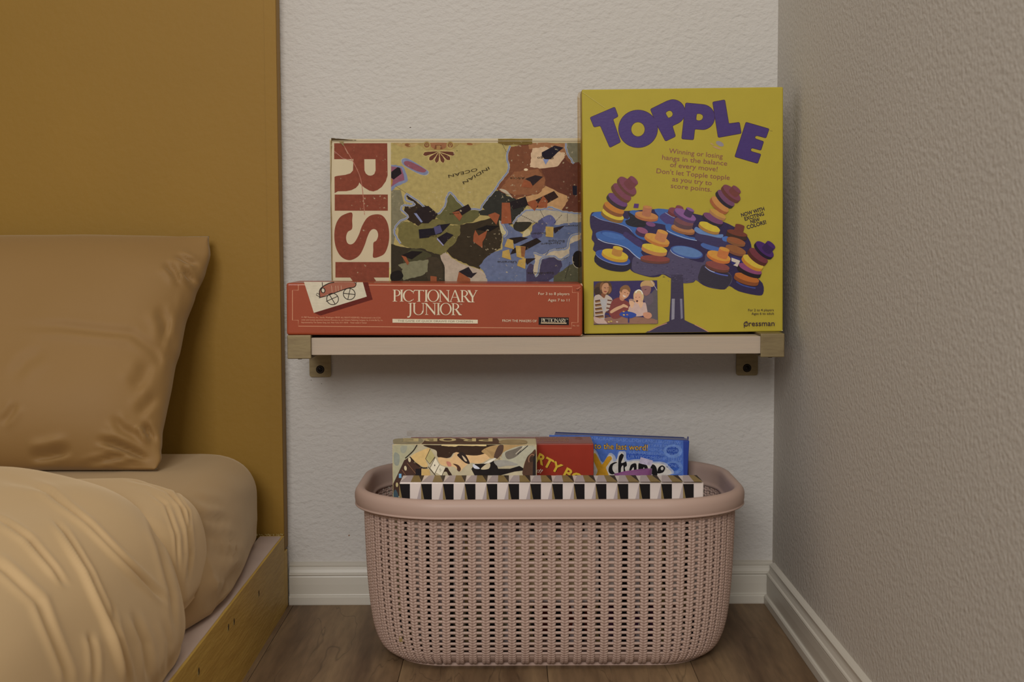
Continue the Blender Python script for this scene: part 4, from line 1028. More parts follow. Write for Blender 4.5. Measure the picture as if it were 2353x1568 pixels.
coast([(2070, 122), (2075, 180), (2105, 235), (2130, 270), (2180, 278)])
p.sm([(1590, 455), (1640, 462), (1690, 520), (1650, 495)], (160, 150, 130)); p.poly(ell(1783, 314, 15, 9), (196, 178, 146))
# Europe
p.poly(jag([(1445, 1010), (1500, 945), (1560, 905), (1612, 890), (1620, 780), (1600, 720), (1640, 690), (1700, 740), (1760, 780), (1850, 760), (1900, 700), (2000, 640), (2180, 622), (MX, 640), (MX, 1000), (2180, 1000), (2080, 1020), (2000, 1112), (1950, 1430), (1530, 1430), (1505, 1112), (1485, 1060)], 4, 5, 19), (88, 97, 124))
p.poly(jag([(1742, 640), (1790, 605), (1900, 600), (2030, 612), (2180, 635), (2180, 690), (2090, 700), (2000, 712), (1900, 690), (1830, 700), (1712, 690)], 4, 5, 20), (154, 145, 125)); p.line([(1742, 640), (1790, 605), (1900, 600), (2030, 612), (2180, 635)], 7, BL_, curve=True)
p.poly(jag([(1820, 790), (1830, 720), (1870, 690), (1900, 660), (1940, 690), (1900, 790), (1850, 830)], 4, 5, 21), (70, 70, 100)); p.sm([(1900, 670), (1960, 640), (2000, 690), (1960, 720)], (82, 84, 120)); p.sm([(1700, 700), (1780, 690), (1825, 700), (1760, 760), (1700, 745)], (44, 42, 34))
p.sm([(1590, 680), (1625, 720), (1640, 780), (1605, 770)], (165, 158, 120)); p.sm([(1770, 760), (1800, 740), (1815, 780), (1760, 800)], (166, 156, 118)); p.sm([(1960, 720), (2060, 740), (2150, 780), (2080, 810), (1980, 800)], (80, 90, 118))
p.poly(jag([(1900, 960), (1985, 942), (2035, 965), (2045, 1010), (2010, 1070), (1950, 1112), (1900, 1420), (1790, 1420), (1785, 1040), (1812, 990), (1850, 1000), (1862, 1060), (1885, 1030)], 4, 3, 22), (60, 54, 76))
p.poly(jag([(1838, 915), (1900, 932), (1960, 900), (2030, 892), (2080, 875), (2110, 790), (2180, 770), (2180, 810), (2100, 850), (2095, 925), (2030, 962), (1985, 935), (1905, 945), (1880, 990), (1872, 1060), (1850, 1085), (1835, 1040), (1850, 975)], 4, 5, 23), (164, 152, 130))
p.poly(jag([(2040, 1045), (2100, 1000), (2180, 962), (MX, 960), (MX, 1430), (1960, 1430), (1985, 1080)], 4, 5, 24), (74, 72, 54)); p.poly(ell(2160, 960, 42, 62), (24, 20, 18)); p.line(ell(2160, 960, 42, 62, 0, 16, 90, 200), 4, (160, 150, 130))
p.sm([(2100, 300), (2180, 280), (2200, 600), (2120, 560), (2090, 420)], (84, 48, 36))
coast([(1600, 690), (1625, 730), (1645, 770), (1620, 800)]); coast([(1690, 705), (1720, 660), (1745, 640), (1790, 608), (1900, 602), (1960, 585), (2030, 612), (2110, 625), (2180, 632)]); coast([(1838, 915), (1870, 925), (1915, 935), (1960, 900), (2030, 890), (2080, 878), (2105, 800), (2170, 775)]); coast([(1850, 1085), (1872, 1060), (1880, 990), (1905, 948), (1985, 938), (2032, 962), (2090, 925)])
ORG = (128, 72, 46); TAN = (160, 134, 72); BK_ = (30, 24, 26)
for q, c in (([(1897, 190), (1990, 140), (2055, 155), (2010, 190), (1962, 238), (1920, 240), (1898, 215)], (28, 24, 34)), ([(1905, 238), (1950, 240), (1925, 278)], (112, 124, 160)),
    ([(1775, 380), (1850, 354), (1906, 365), (1832, 430), (1815, 400)], (40, 30, 32)), ([(1770, 388), (1812, 402), (1832, 432), (1822, 446), (1748, 438)], ORG),
    ([(1780, 565), (1985, 468), (2018, 512), (1930, 560), (1850, 592)], (44, 28, 24)), ([(1785, 550), (1850, 530), (1872, 562), (1846, 612)], ORG), ([(1870, 562), (1907, 500), (1940, 540), (1934, 590), (1870, 588)], ORG),
    ([(1630, 560), (1780, 508), (1800, 570), (1690, 600)], BK_), ([(1610, 552), (1668, 552), (1672, 600), (1680, 700), (1605, 705)], ORG), ([(1510, 640), (1560, 622), (1595, 640), (1570, 712)], ORG),
    ([(1255, 620), (1368, 562), (1390, 600), (1310, 650)], (32, 24, 24)), ([(1252, 622), (1300, 612), (1325, 650), (1305, 684)], ORG), ([(975, 630), (1010, 590), (1080, 575), (1150, 635), (1080, 700), (1040, 700)], (34, 26, 26)), ([(975, 628), (995, 628), (1040, 690), (1028, 696)], (110, 118, 150)),
    ([(1010, 745), (1115, 735), (1150, 712), (1240, 702), (1170, 775), (1100, 790), (1082, 803), (1016, 810)], (26, 22, 30)), ([(1118, 728), (1165, 714), (1182, 762), (1132, 782)], (70, 68, 100)), ([(1145, 805), (1212, 765), (1262, 785), (1212, 830), (1188, 860)], (30, 24, 30)), ([(1145, 805), (1192, 858), (1186, 864), (1140, 815)], (130, 130, 160)),
    ([(1420, 745), (1500, 715), (1590, 720), (1520, 760)], (22, 18, 18)), ([(1418, 748), (1442, 790), (1505, 752), (1490, 805), (1470, 835), (1470, 880), (1440, 858), (1403, 832), (1405, 790)], ORG), ([(1300, 1048), (1370, 1015), (1400, 1060), (1432, 1055), (1390, 1095), (1340, 1080)], (34, 28, 32)), ([(1300, 1050), (1342, 1075), (1382, 1100), (1382, 1150), (1278, 1150)], ORG),
    ([(885, 932), (960, 900), (1040, 905), (960, 960)], (26, 20, 20)), ([(885, 932), (920, 942), (942, 985), (930, 1002)], ORG), ([(1095, 1080), (1140, 1085), (1140, 1140), (1095, 1140)], ORG),
    ([(1660, 808), (1745, 798), (1800, 806), (1700, 850)], (34, 26, 24)), ([(1690, 885), (1860, 806), (1895, 832), (1780, 895), (1670, 925)], (34, 26, 24)), ([(1650, 812), (1690, 822), (1697, 888), (1628, 868)], TAN), ([(1615, 902), (1662, 888), (1677, 965), (1610, 945)], TAN), ([(1708, 862), (1780, 868), (1772, 962), (1716, 940)], TAN), ([(1745, 868), (1782, 868), (1772, 945), (1750, 940)], (120, 80, 50)),
    ([(1770, 955), (1855, 952), (1790, 1000)], (38, 28, 26)), ([(1732, 965), (1782, 952), (1778, 1030), (1718, 1005)], TAN), ([(1975, 735), (2065, 715), (1990, 775)], (38, 30, 34)), ([(1925, 724), (1982, 726), (1980, 802), (1925, 796)], TAN), ([(2118, 430), (2150, 430), (2150, 500), (2122, 495)], (26, 24, 34))):
    p.poly(q, c)
INK = (46, 38, 26)
for s, a, b, h_ in (('INDIAN', (1512, 292), (1325, 402), 26), ('OCEAN', (1430, 302), (1222, 352), 26), ('Africa', (1775, 366), (1668, 370), 20), ('Congo', (1982, 222), (1865, 222), 20), ('Ukraine', (1715, 972), (1578, 972), 20), ('Northern', (2030, 835), (1892, 842), 20),
                    ('Europe', (2060, 822), (1945, 822), 20), ('Southern', (1930, 765), (1815, 768), 20), ('Scandinavia', (1985, 1052), (1795, 1054), 20), ('China', (1140, 785), (1065, 788), 16), ('Western', (2160, 710), (2065, 715), 16), ('India', (1300, 622), (1230, 630), 14)):
    p.text(s, a, b, h_*0.85, INK)
for a, b, n_ in (((1885, 605), (1915, 662), 6), ((2040, 640), (1985, 700), 7), ((2082, 630), (2082, 690), 6), ((1745, 640), (1868, 702), 10), ((2100, 980), (2065, 1100), 10), ((1925, 930), (1950, 890), 5), ((2000, 885), (2060, 878), 5), ((2040, 960), (2085, 945), 5), ((1630, 492), (1690, 492), 6)): p.dash(a, b, 3.2, (24, 18, 18), n_)
# tape and torn corner
p.poly(jag([(1582, 92), (1828, 92), (1828, 128), (1780, 134), (1700, 130), (1640, 136), (1582, 122)], 1.5, 5, 31), (98, 80, 38)); p.poly([(1582, 92), (1828, 92), (1828, 100), (1582, 100)], (116, 98, 44))
p.poly(jag([(382, 86), (430, 90), (560, 100), (560, 104), (380, 104)], 2, 3, 33), (66, 52, 32)); p.poly([(430, 104), (468, 104), (472, 146)], (122, 108, 74)); p.poly(jag([(376, 104), (386, 104), (384, 160), (380, 420), (388, 900), (392, 1110), (384, 1110), (376, 600)], 1.5, 6, 34), (112, 94, 60))
p.line([(390, 106), (2300, 108)], 4, (150, 138, 112))
M_pr = print_mat('worn print', rough=0.65, spec=0.12, mott=0.12, mscale=160, bump=110, bstr=0.3, specks=0.8, speckcol=L((160, 148, 120), KR))
p.build('front_print', M_pr); cleanup(rk)

# ================= long red box
KP = 0.66
pc, A, NF, NZ, W, H = carton('red_drawing_game_box', 'long low rust red game box with white serif title on the left of the shelf', (658.5, 770.5), (656.5, 650.5), 1.822, 0.39, 0.120, br=(1338.5, 772.8),
                             col=L((134, 60, 36), KP), rough=0.42, coat=0.15, tray_col=L((150, 140, 120), 0.6), lid=0.86, bev=0.0032)
p = Print(pc, A, NF, k=KP)
CR = (188, 142, 112); WT = (190, 180, 156)
p.T(650, 630, 9.412)
fr = [(335, 230), (335, 350), (207, 350), (207, 1000), (335, 1000), (335, 1128), (6245, 1174), (6245, 1049), (6382, 1049), (6384, 400), (6260, 400), (6260, 273), (335, 230)]
p.line(fr, 10, CR)
p.poly([(785, 815), (1940, 552), (1840, 180), (1730, 178), (1815, 485), (670, 840), (810, 900)], (84, 28, 20)); p.poly([(780, 810), (1815, 500), (1728, 178), (1835, 180), (1942, 552), (815, 900)], (84, 28, 20))
p.poly([(455, 168), (1728, 178), (1816, 488), (670, 840)], (180, 172, 152))
p.sm([(865, 270), (1000, 200), (1100, 178), (1540, 182), (1580, 215), (1560, 275), (1400, 310), (1130, 400), (980, 440), (810, 500), (800, 360)], (138, 84, 66), n=4)
for x0, x1 in ((1050, 1065), (1140, 1150), (1190, 1205), (1260, 1275)): p.line([(x0, 250), (x1, 390)], 9, (172, 140, 118))
BKk = (34, 24, 18)
p.line([(1110, 180), (1000, 200), (880, 262), (815, 320), (790, 390), (800, 500)], 20, BKk, curve=True); p.line([(780, 515), (950, 470), (1130, 405), (1400, 310), (1540, 285), (1580, 235), (1578, 190)], 18, BKk, curve=True); p.line([(850, 180), (858, 262)], 16, BKk); p.line([(1535, 180), (1560, 196), (1600, 182)], 12, BKk)
p.poly(ell(870, 355, 50, 62, -10), BKk); p.poly(ell(870, 355, 30, 44, -10), (180, 172, 152))
p.line([(790, 440), (740, 412), (722, 455), (790, 490)], 14, BKk)
for cx_, cy_ in ((1075, 540), (1435, 432)):
    p.line([(x, y) for x, y in ell(cx_, cy_, 128, 122, 20)], 16, BKk, closed=True)
p.line([(935, 595), (1190, 480)], 14, BKk); p.line([(1010, 450), (1130, 650)], 16, BKk); p.line([(1305, 415), (1565, 445)], 16, BKk); p.line([(1455, 320), (1405, 550)], 14, BKk)
p.text('© 1987 Pictionary, Inc., Seattle, Washington 98109. ALL RIGHTS RESERVED. Manufactured in the U.S.A.', (402, 950), (2118, 962), 34, CR)
p.text('under joint business agreement between Pictionary, Inc. and Western Publishing Company, Inc. A trivia Biz Pty. Inc.', (402, 1005), (2165, 1016), 34, CR)
p.text('Represented by The Games Gang, Ltd., New York, N.Y. 10010    Timer made in Taiwan', (402, 1062), (1812, 1070), 34, CR)
def serif_word(p, fx, fy, sx, sy, col):
    """title capitals drawn stroke by stroke; (fx,fy) offset and (sx,sy) scale from the traced frame"""
    def q(pts, **k): p.poly([(fx+x*sx, fy+y*sy) for x, y in pts], col, **k)
    def ring(cx, cy, rx, ry, wx, wy, a0=0, a1=360):
        n = 30; o = ell(cx, cy, rx, ry, 0, n, a0, a1); i = ell(cx, cy, rx-wx, ry-wy, 0, n, a0, a1)
        if a1-a0 >= 360: q(o, holes=[[(fx+x*sx, fy+y*sy) for x, y in i]])
        else: q(o+i[::-1])
    def stem(x, y0, y1, w): q([(x, y0), (x+w, y0), (x+w, y1), (x, y1)])
    def ser(x0, x1, y, up=1): m = (x0+x1)/2; q([(x0, y), (x1, y), (x1-6, y-7*up), (m+22, y-12*up), (m-22, y-12*up), (x0+6, y-7*up)])
    return q, ring, stem, ser
def PICT(fx, fy, sx, sy, col):
    q, ring, stem, ser = serif_word(p, fx, fy, sx, sy, col)
    stem(245, 258, 512, 38); ser(218, 300, 254, -1); ser(215, 322, 520); ring(300, 328, 98, 74, 36, 11, -90, 90); stem(283, 254, 265, 22); stem(283, 391, 402, 20)
    stem(402, 258, 515, 38); ser(378, 465, 254, -1); ser(376, 470, 521)
    ring(582, 390, 134, 136, 38, 12, 48, 318); q([(672, 290), (690, 276), (692, 345), (680, 338)]); q([(668, 480), (694, 455), (690, 470), (676, 494)])
    stem(795, 262, 518, 40); q([(700, 260), (925, 264), (925, 300), (915, 300), (905, 278), (720, 276), (705, 300), (697, 300)]); ser(762, 852, 524)
    stem(956, 266, 520, 38); ser(934, 1015, 262, -1); ser(930, 1024, 526)
    ring(1134, 393, 134, 138, 36, 11)
    stem(1283, 300, 522, 16); q([(1250, 262), (1305, 266), (1488, 488), (1486, 532), (1468, 532), (1290, 300)]); stem(1466, 272, 500, 16); ser(1425, 1505, 266, -1); ser(1254, 1332, 527)
    q([(1612, 262), (1638, 262), (1745, 530), (1700, 530)]); q([(1612, 266), (1622, 290), (1530, 525), (1514, 525)]); q([(1562, 420), (1672, 422), (1672, 433), (1558, 431)]); ser(1488, 1562, 530); ser(1662, 1756, 535)
    stem(1768, 272, 530, 34); ser(1738, 1812, 266, -1); ser(1740, 1838, 535); ring(1822, 338, 94, 70, 34, 11, -90, 90); stem(1800, 268, 279, 24); stem(1800, 397, 408, 24); q([(1822, 400), (1862, 400), (1940, 500), (1985, 532), (1985, 540), (1920, 538)])
    q([(1908, 272), (1962, 272), (2030, 400), (2035, 430), (2000, 430)]); q([(2096, 280), (2112, 280), (2036, 432), (2020, 420)]); stem(2000, 415, 532, 36); ser(1900, 1975, 266, -1); ser(2070, 2136, 270, -1); ser(1972, 2066, 539)
p.T(880, 640, 9.804)
PICT(0, 0, 1, 1, WT)
q, ring, stem, ser = serif_word(p, 0, 0, 1, 1, WT)
stem(604, 556, 790, 34); ser(566, 662, 552, -1); q([(604, 780), (638, 780), (630, 840), (600, 880), (560, 888), (546, 872), (556, 852), (576, 858), (598, 840)])
stem(688, 556, 730, 34); ser(660, 748, 552, -1); stem(900, 562, 730, 16); ser(866, 944, 556, -1); ring(802, 730, 114, 96, 33, 12, 0, 180)
stem(974, 590, 815, 15); q([(930, 556), (990, 558), (1178, 782), (1176, 824), (1160, 824), (982, 602)]); stem(1160, 562, 790, 16); ser(1120, 1205, 556, -1); ser(945, 1025, 819)
stem(1232, 562, 815, 36); ser(1200, 1295, 556, -1); ser(1204, 1296, 823)
ring(1415, 690, 134, 138, 36, 11)
stem(1566, 565, 820, 34); ser(1538, 1612, 560, -1); ser(1538, 1636, 828); ring(1622, 632, 94, 70, 34, 11, -90, 90); stem(1598, 562, 573, 28); stem(1598, 691, 702, 28); q([(1620, 694), (1662, 694), (1740, 796), (1778, 824), (1778, 832), (1712, 830)])
p.text('TM', (1735, 600), (1782, 601), 30, WT)
p.poly([(216, 912), (2136, 932), (2136, 1018), (216, 998)], WT)
p.text('THE GAME OF QUICK DRAW® FOR CHILDREN', (335, 978), (2022, 994), 46, (96, 88, 70))
p.T(1110, 640, 9.804)
p.text('For 3 to 8 players', (1246, 372), (1945, 378), 64, WT); p.text('Ages 7 to 11', (1462, 516), (1942, 519), 62, WT)
p.text('FROM THE MAKERS OF', (434, 980), (1208, 988), 58, WT)
p.poly([(1252, 872), (1930, 882), (1932, 1050), (1250, 1042)], (24, 20, 20))
PICT(1245, 822, 0.296, 0.31, WT); p.T(1110, 640, 9.804); p.poly([(1305, 994), (1880, 1000), (1880, 1022), (1305, 1015)], (186, 162, 130)); p.text('®', (1888, 930), (1914, 931), 24, WT)
p.text('No. 122', (2020, 1080), (2165, 1082), 34, CR)
for pts in ([(2190, 118), (2225, 112), (2242, 150), (2236, 175)], [(2190, 1290), (2230, 1280), (2240, 1255), (2215, 1270)]): p.poly(pts, (176, 140, 112))
p.poly([(2080, 245), (2190, 180), (2200, 200), (2120, 262), (2200, 262), (2195, 275)], (158, 92, 72))
M_pp = print_mat('red box print', rough=0.5, spec=0.12, coat=0.05, mott=0.06, mscale=120, bump=150, bstr=0.3)
p.build('front_print', M_pp); cleanup(pc)
# corner wear on the left
# ================= boxes inside the basket
KB = 0.46
# blue one at the back
bl_, A, NF, NZ, W, H = carton('blue_word_game_box', 'bright blue word game box at the very back of the pink basket', (1262, 1425), (1262, 1000), 1.905, 0.19, 0.046,
                              col=L((34, 52, 118), KB), rough=0.35, br=(1571, 1012.5), zbot=0.085, coat=0.3, tray_col=L((30, 48, 110), KB), lid=0.5)
p = Print(bl_, A, NF, k=KB)
p.T(1350, 980, 8.404)
p.poly([(-740, 168), (40, 180), (1850, 275), (1860, 3000), (-740, 3000)], (58, 84, 146))
for (x, y, c) in ((1650, 480, (84, 110, 160)), (1660, 800, (78, 104, 156))):
    p.poly(ell(x, y, 180, 130), c); p.poly(ell(x-10, y-10, 120, 80), (36, 60, 126))
p.sm([(700, 520), (1400, 560), (1400, 620), (760, 620)], (40, 66, 136))
sl = math.atan2(95, 1810)
def bt(s, x, y, x1, h, c):
    p.text(s, (x, y), (x1, y+(x1-x)*0.052), h, c)
LB = (84, 108, 158)
bt('NAGRAMSISASOLDOFLANGUAGEITSW', 80, 262, 1810, 62, LB); bt('YTAKERNIHNEI', 1160, 395, 1800, 62, LB); bt('HEMONOWORD', 1180, 475, 1810, 62, LB); bt('RAMHASBEENDOCUMP', 810, 535, 1810, 62, LB); bt('URYITCOMESFIRTHTU', 780, 612, 1810, 62, LB); bt('NEWX', 1560, 705, 1810, 60, LB); bt('ONEW', 1570, 785, 1810, 60, LB); bt('WORD', 1600, 850, 1810, 60, (50, 84, 150)); bt('WORD', 1560, 915, 1810, 60, LB)
WG = (160, 156, 150)
p.sm([(40, 470), (160, 460), (290, 700), (420, 520), (520, 560), (560, 640), (600, 500), (660, 480), (740, 500), (760, 650), (900, 640), (1050, 640), (1250, 680), (1450, 690), (1560, 760), (1560, 950), (40, 980)], (128, 136, 156))
p.sm([(60, 500), (150, 490), (280, 740), (420, 555), (480, 580), (500, 680), (560, 660), (620, 520), (700, 520), (720, 680), (900, 670), (1050, 670), (1250, 710), (1430, 720), (1520, 780), (1520, 950), (60, 980)], WG)
for off, c in ((26, (20, 16, 18)), (0, (164, 126, 50))):
    p.text('Battle to the last word!', (-260, 418), (1160, 468), 118, c, bold=0.006 if not off else 0.042)
YX = (160, 118, 30)
p.poly(rounded([(60, 520), (160, 520), (280, 750), (380, 590), (440, 568), (480, 620), (350, 800), (420, 960), (520, 1200), (380, 1200), (270, 950), (180, 1200), (40, 1200), (200, 860), (120, 680)], 30), YX)
INKB = (18, 16, 18)
p.sm([(405, 830), (440, 740), (520, 695), (575, 700), (500, 740), (480, 820), (520, 900), (580, 905), (480, 930), (420, 900)], INKB)
p.sm([(595, 900), (600, 620), (640, 540), (665, 530), (700, 570), (650, 700), (700, 700), (745, 680), (760, 760), (720, 800), (740, 900), (700, 905), (690, 760), (650, 800), (640, 905)], INKB)
p.sm([(800, 900), (830, 760), (900, 715), (945, 740), (940, 900), (900, 905), (890, 790), (850, 840)], INKB); p.sm([(990, 905), (985, 720), (1050, 730), (1150, 760), (1170, 905), (1110, 905), (1090, 790), (1040, 905)], INKB)
p.sm([(1200, 905), (1230, 760), (1280, 740), (1330, 800), (1350, 930), (1300, 1020), (1250, 930)], INKB); p.sm([(1350, 905), (1370, 800), (1440, 755), (1500, 800), (1470, 880), (1420, 905)], INKB); p.poly(ell(1440, 815, 26, 34, 10), WG); p.text('TM', (1508, 800), (1555, 802), 28, INKB)
p.poly([(1025, 595), (1262, 662), (1235, 770), (1000, 715)], (150, 142, 160)); p.text('C 35', (1095, 722), (1205, 748), 46, (120, 112, 132))
M_pb = print_mat('blue print', rough=0.5, spec=0.12, coat=0.08, mott=0.16, mscale=160, bump=80, bstr=0.1)
p.build('front_print', M_pb)
cleanup(bl_)
M_edge = mat('blue card edge', L((26, 34, 84), KB), rough=0.4, bump=50)
# clear window strip and blue back edge on the right
film('clear_side', [(1571.5, 1014, 1.906), (1580, 1004, 1.9495), (1571.5, 1100, 1.906), (1580, 1096, 1.9495)], 0, bl_, tint=(0.93, 0.92, 0.9), alpha=0.12)
inv = bl_.matrix_world.inverted()
q = [inv @ onY(*c) for c in ((1579.5, 1003.5, 1.9495), (1582, 1003.5, 1.9495), (1582, 1098, 1.9495), (1579.5, 1098, 1.9495))]
o = mesh('back_edge', q, [(0, 1, 2, 3)], M_edge, bl_); md = o.modifiers.new('t', 'SOLIDIFY'); md.thickness = 0.001

# red party box
def topz(Yf, py): return onY(1200, py, Yf).z
rb, A, NF, NZ, W, H = carton('red_party_game_box', 'red game box with yellow stencil title, in the basket behind the photo covered box', (935, 1450), (935, 1021), 1.822, 0.25, 0.076,
                             col=L((108, 42, 30), KB), rough=0.33, br=(1364, 1020), zbot=0.008, coat=0.35, tray_col=L((70, 40, 34), KB), lid=0.9)
p = Print(rb, A, NF, k=KB)
p.T(1110, 980, 9.05)
p.poly([(-1500, 385), (2290, 385), (2290, 1700), (-1500, 1700)], (112, 36, 24))
YS = (160, 134, 44); SH = (52, 18, 14)
def stencil(s, a, b, h, c1, c2):
    d = Vector(b)-Vector(a); p.text(s, (a[0]+10, a[1]+8), (b[0]+10, b[1]+8), h, c2, bold=0.03, ital=0.0); p.text(s, a, b, h, c1, bold=0.03)
stencil('PARTY BOX', (760, 560), (2230, 1330), 205, YS, SH)
p.text('ed!', (1020, 920), (1200, 980), 90, (165, 150, 140), bold=0.02, ital=0.3)
p.build('front_print', print_mat('red party print', rough=0.5, spec=0.12, coat=0.08, mott=0.04, bump=60, bstr=0.08))
zt = A.z+H
p = Print(rb, Vector((0, 0, zt)), (0, 0, 1), k=KB)
p.T(1110, 980, 9.05)
p.text('The Game of', (1800, 290), (1120, 290), 22, (150, 112, 80)); p.text('Outrageous', (1790, 262), (1120, 262), 20, (150, 112, 80)); p.text('Comparisons', (1785, 238), (1060, 238), 20, (150, 112, 80))
p.line(ell(1990, 245, 70, 16), 6, (140, 96, 76), closed=True)
p.build('top_print', M_pp)
cleanup(rb)
inv = rb.matrix_world.inverted()
film('shrink_wrap', [(935, 990, 1.9), (1240, 992, 1.9), (935, 1002, 1.9), (1240, 1003, 1.9)], 0, rb, tint=(0.92, 0.89, 0.86), alpha=0.12)

# photo covered box
pb, A, NF, NZ, W, H = carton('photo_game_box', 'scuffed vintage game box with upside down photo of faces at the left in the basket', (903, 1450), (902, 1022), 1.757, 0.184, 0.060,
                             col=L((150, 140, 112), KB), rough=0.6, br=(1232, 1022), zbot=0.022, tray_col=L((150, 140, 112), KB), lid=0.93)
p = Print(pb, A, NF, k=KB)
p.T(890, 980, 9.225)
p.clip = (112, 385, 3150, 1700)
p.poly([(112, 392), (3150, 385), (3150, 1700), (125, 1700)], (142, 134, 112))
p.sm([(125, 420), (600, 410), (620, 500), (400, 700), (250, 1000), (125, 1200)], (132, 130, 108)); p.sm([(150, 560), (260, 620), (240, 820), (150, 800)], (108, 112, 104)); p.sm([(280, 440), (420, 420), (380, 560), (300, 560)], (118, 120, 108))
p.poly(jag([(360, 720), (480, 640), (560, 720), (720, 860), (780, 1000), (780, 1400), (120, 1500), (120, 1230)], 6, 3, 41), (54, 38, 32))
p.line([(640, 380), (560, 510), (470, 600), (380, 680)], 26, (40, 34, 28), curve=True)
p.sm([(770, 400), (1200, 400), (2300, 395), (2240, 560), (1900, 620), (1600, 600), (1420, 560), (1330, 660), (1150, 680), (1060, 640), (1040, 520), (900, 460)], (44, 32, 24))
p.sm([(1080, 660), (1340, 680), (1450, 550), (1620, 600), (1900, 620), (2150, 560), (2260, 600), (2140, 700), (1960, 790), (1750, 780), (1600, 900), (1530, 960), (1420, 860), (1250, 850), (1120, 800)], (168, 140, 102))
p.sm([(1250, 750), (1330, 760), (1360, 840), (1290, 850)], (150, 100, 86)); p.sm([(1390, 795), (1500, 820), (1560, 900), (1530, 960), (1480, 930), (1470, 860)], (60, 40, 32))
p.sm([(1480, 600), (1620, 560), (1750, 780), (1660, 780), (1540, 680)], (36, 28, 26)); p.sm([(1580, 620), (1640, 660), (1690, 740), (1640, 730)], (156, 140, 116))
p.sm([(2000, 520), (2300, 400), (3000, 395), (3000, 480), (2700, 620), (2400, 640), (2200, 680), (2100, 600)], (136, 112, 76)); 
for i in range(14): p.line([(2050+i*20, 480+i*6), (2150+i*18, 560+i*10), (2210+i*10, 640+i*4)], 7, (84, 62, 40) if i % 2 else (160, 134, 92), curve=True)
p.sm([(2350, 420), (2460, 400), (2440, 560), (2330, 680), (2260, 640)], (66, 50, 42))
p.sm([(2450, 560), (2800, 420), (3100, 420), (3140, 560), (2900, 760), (2850, 900), (2600, 800), (2450, 720)], (136, 134, 118)); p.sm([(2500, 560), (2700, 480), (2860, 430), (2760, 620), (2560, 700)], (88, 82, 74))
p.line([(2980, 410), (2760, 600)], 18, (40, 36, 34)); p.line([(2900, 420), (2720, 590)], 10, (170, 164, 148))
p.poly([(1780, 905), (1860, 800), (2100, 790), (2200, 700), (2300, 760), (2350, 900), (2600, 900), (2800, 840), (2900, 900), (2950, 930), (2700, 960), (2400, 1040), (1850, 1040)], (24, 20, 20)); p.sm([(1980, 910), (2100, 800), (2180, 790), (2150, 900)], (150, 140, 116)); p.sm([(1820, 800), (1960, 890), (1900, 905), (1830, 880)], (160, 164, 176))
p.sm([(2260, 740), (2500, 720), (2760, 800), (2700, 830), (2500, 840), (2360, 860)], (118, 116, 110)); p.sm([(2050, 790), (2250, 680), (2300, 690), (2180, 770)], (172, 168, 156))
p.sm([(2880, 1040), (2890, 860), (2960, 660), (3060, 560), (3150, 520), (3150, 1080)], (62, 44, 34)); p.line(ell(3060, 690, 62, 96, 15, 20, 120, 380), 20, (110, 80, 62)); p.poly(ell(3060, 700, 40, 60, 15), (46, 34, 28)); p.poly([(3090, 660), (3150, 560), (3150, 1080), (3080, 1080)], (28, 24, 24))
p.sm([(500, 640), (760, 500), (900, 470), (820, 700), (860, 830), (800, 870), (640, 790)], (164, 140, 94)); p.line([(490, 660), (620, 800), (740, 880), (850, 880)], 26, (36, 26, 22), curve=True)
p.poly([(810, 690), (910, 480), (1010, 640), (900, 800)], (140, 132, 92)); p.line([(910, 480), (810, 690), (900, 800), (1010, 650)], 12, (44, 28, 22))
p.poly([(910, 880), (1015, 665), (1100, 810), (1000, 1000)], (172, 166, 148)); p.poly([(1030, 980), (1100, 820), (1230, 870), (1150, 1050)], (172, 166, 148)); p.line([(910, 880), (1015, 665)], 9, BKk); p.line([(1000, 1010), (1105, 815)], 9, BKk); p.line([(1150, 1060), (1240, 870)], 9, BKk); p.line([(870, 860), (1010, 1030), (1080, 1090)], 14, BKk)
p.poly(ell(1005, 828, 10, 20, 0, 12), BKk); p.line([(1105, 925), (1120, 895), (1120, 965), (1150, 920)], 6, BKk)
p.poly(jag([(1240, 880), (1280, 880), (1380, 1050), (1300, 1040), (1250, 960), (1200, 960)], 5, 3, 44), (40, 28, 22))
for x, y in ((470, 710), (385, 888)): p.poly(ell(x, y, 28, 52, -8, 16), (160, 150, 122))
p.line([(420, 780), (600, 1000)], 5, (130, 96, 66)); p.line([(310, 920), (400, 1050)], 5, (130, 96, 66)); p.rect(245, 1005, 300, 1095, (88, 130, 158)); p.rect(728, 1005, 780, 1060, (88, 130, 158)); p.poly([(720, 900), (890, 910), (920, 1060), (720, 1060)], (150, 126, 80)); p.rect(600, 900, 722, 1060, (26, 22, 24))
p.poly(ell(205, 1240, 26, 50, 0, 14), (146, 134, 96)); p.sm([(130, 1420), (175, 1340), (230, 1450), (230, 1560), (130, 1560)], (48, 62, 70))
p.poly(jag([(1150, 392), (2100, 388), (2100, 420), (1500, 410), (1450, 432), (1150, 415)], 5, 8, 45), (172, 154, 112)); p.line([(112, 390), (3150, 384)], 7, (176, 166, 132)); p.line([(112, 390), (125, 1560)], 9, (160, 146, 106))
p.build('front_print', print_mat('old photo print', rough=0.6, spec=0.1, mott=0.1, mscale=140, bump=90, bstr=0.2, specks=0.4, speckcol=L((168, 156, 122), KB), spscale=160))
zt = A.z+H
p = Print(pb, Vector((0, 0, zt)), (0, 0, 1), k=KB)
p.T(890, 980, 9.225)
p.clip = (120, 246, 3140, 384)
p.poly([(720, 380), (830, 262), (2330, 255), (2420, 380)], (72, 54, 42)); p.sm([(130, 370), (160, 270), (700, 260), (680, 370)], (118, 110, 88)); p.sm([(2400, 370), (2450, 290), (2900, 290), (2920, 370)], (124, 108, 78))
TC = (160, 146, 104)
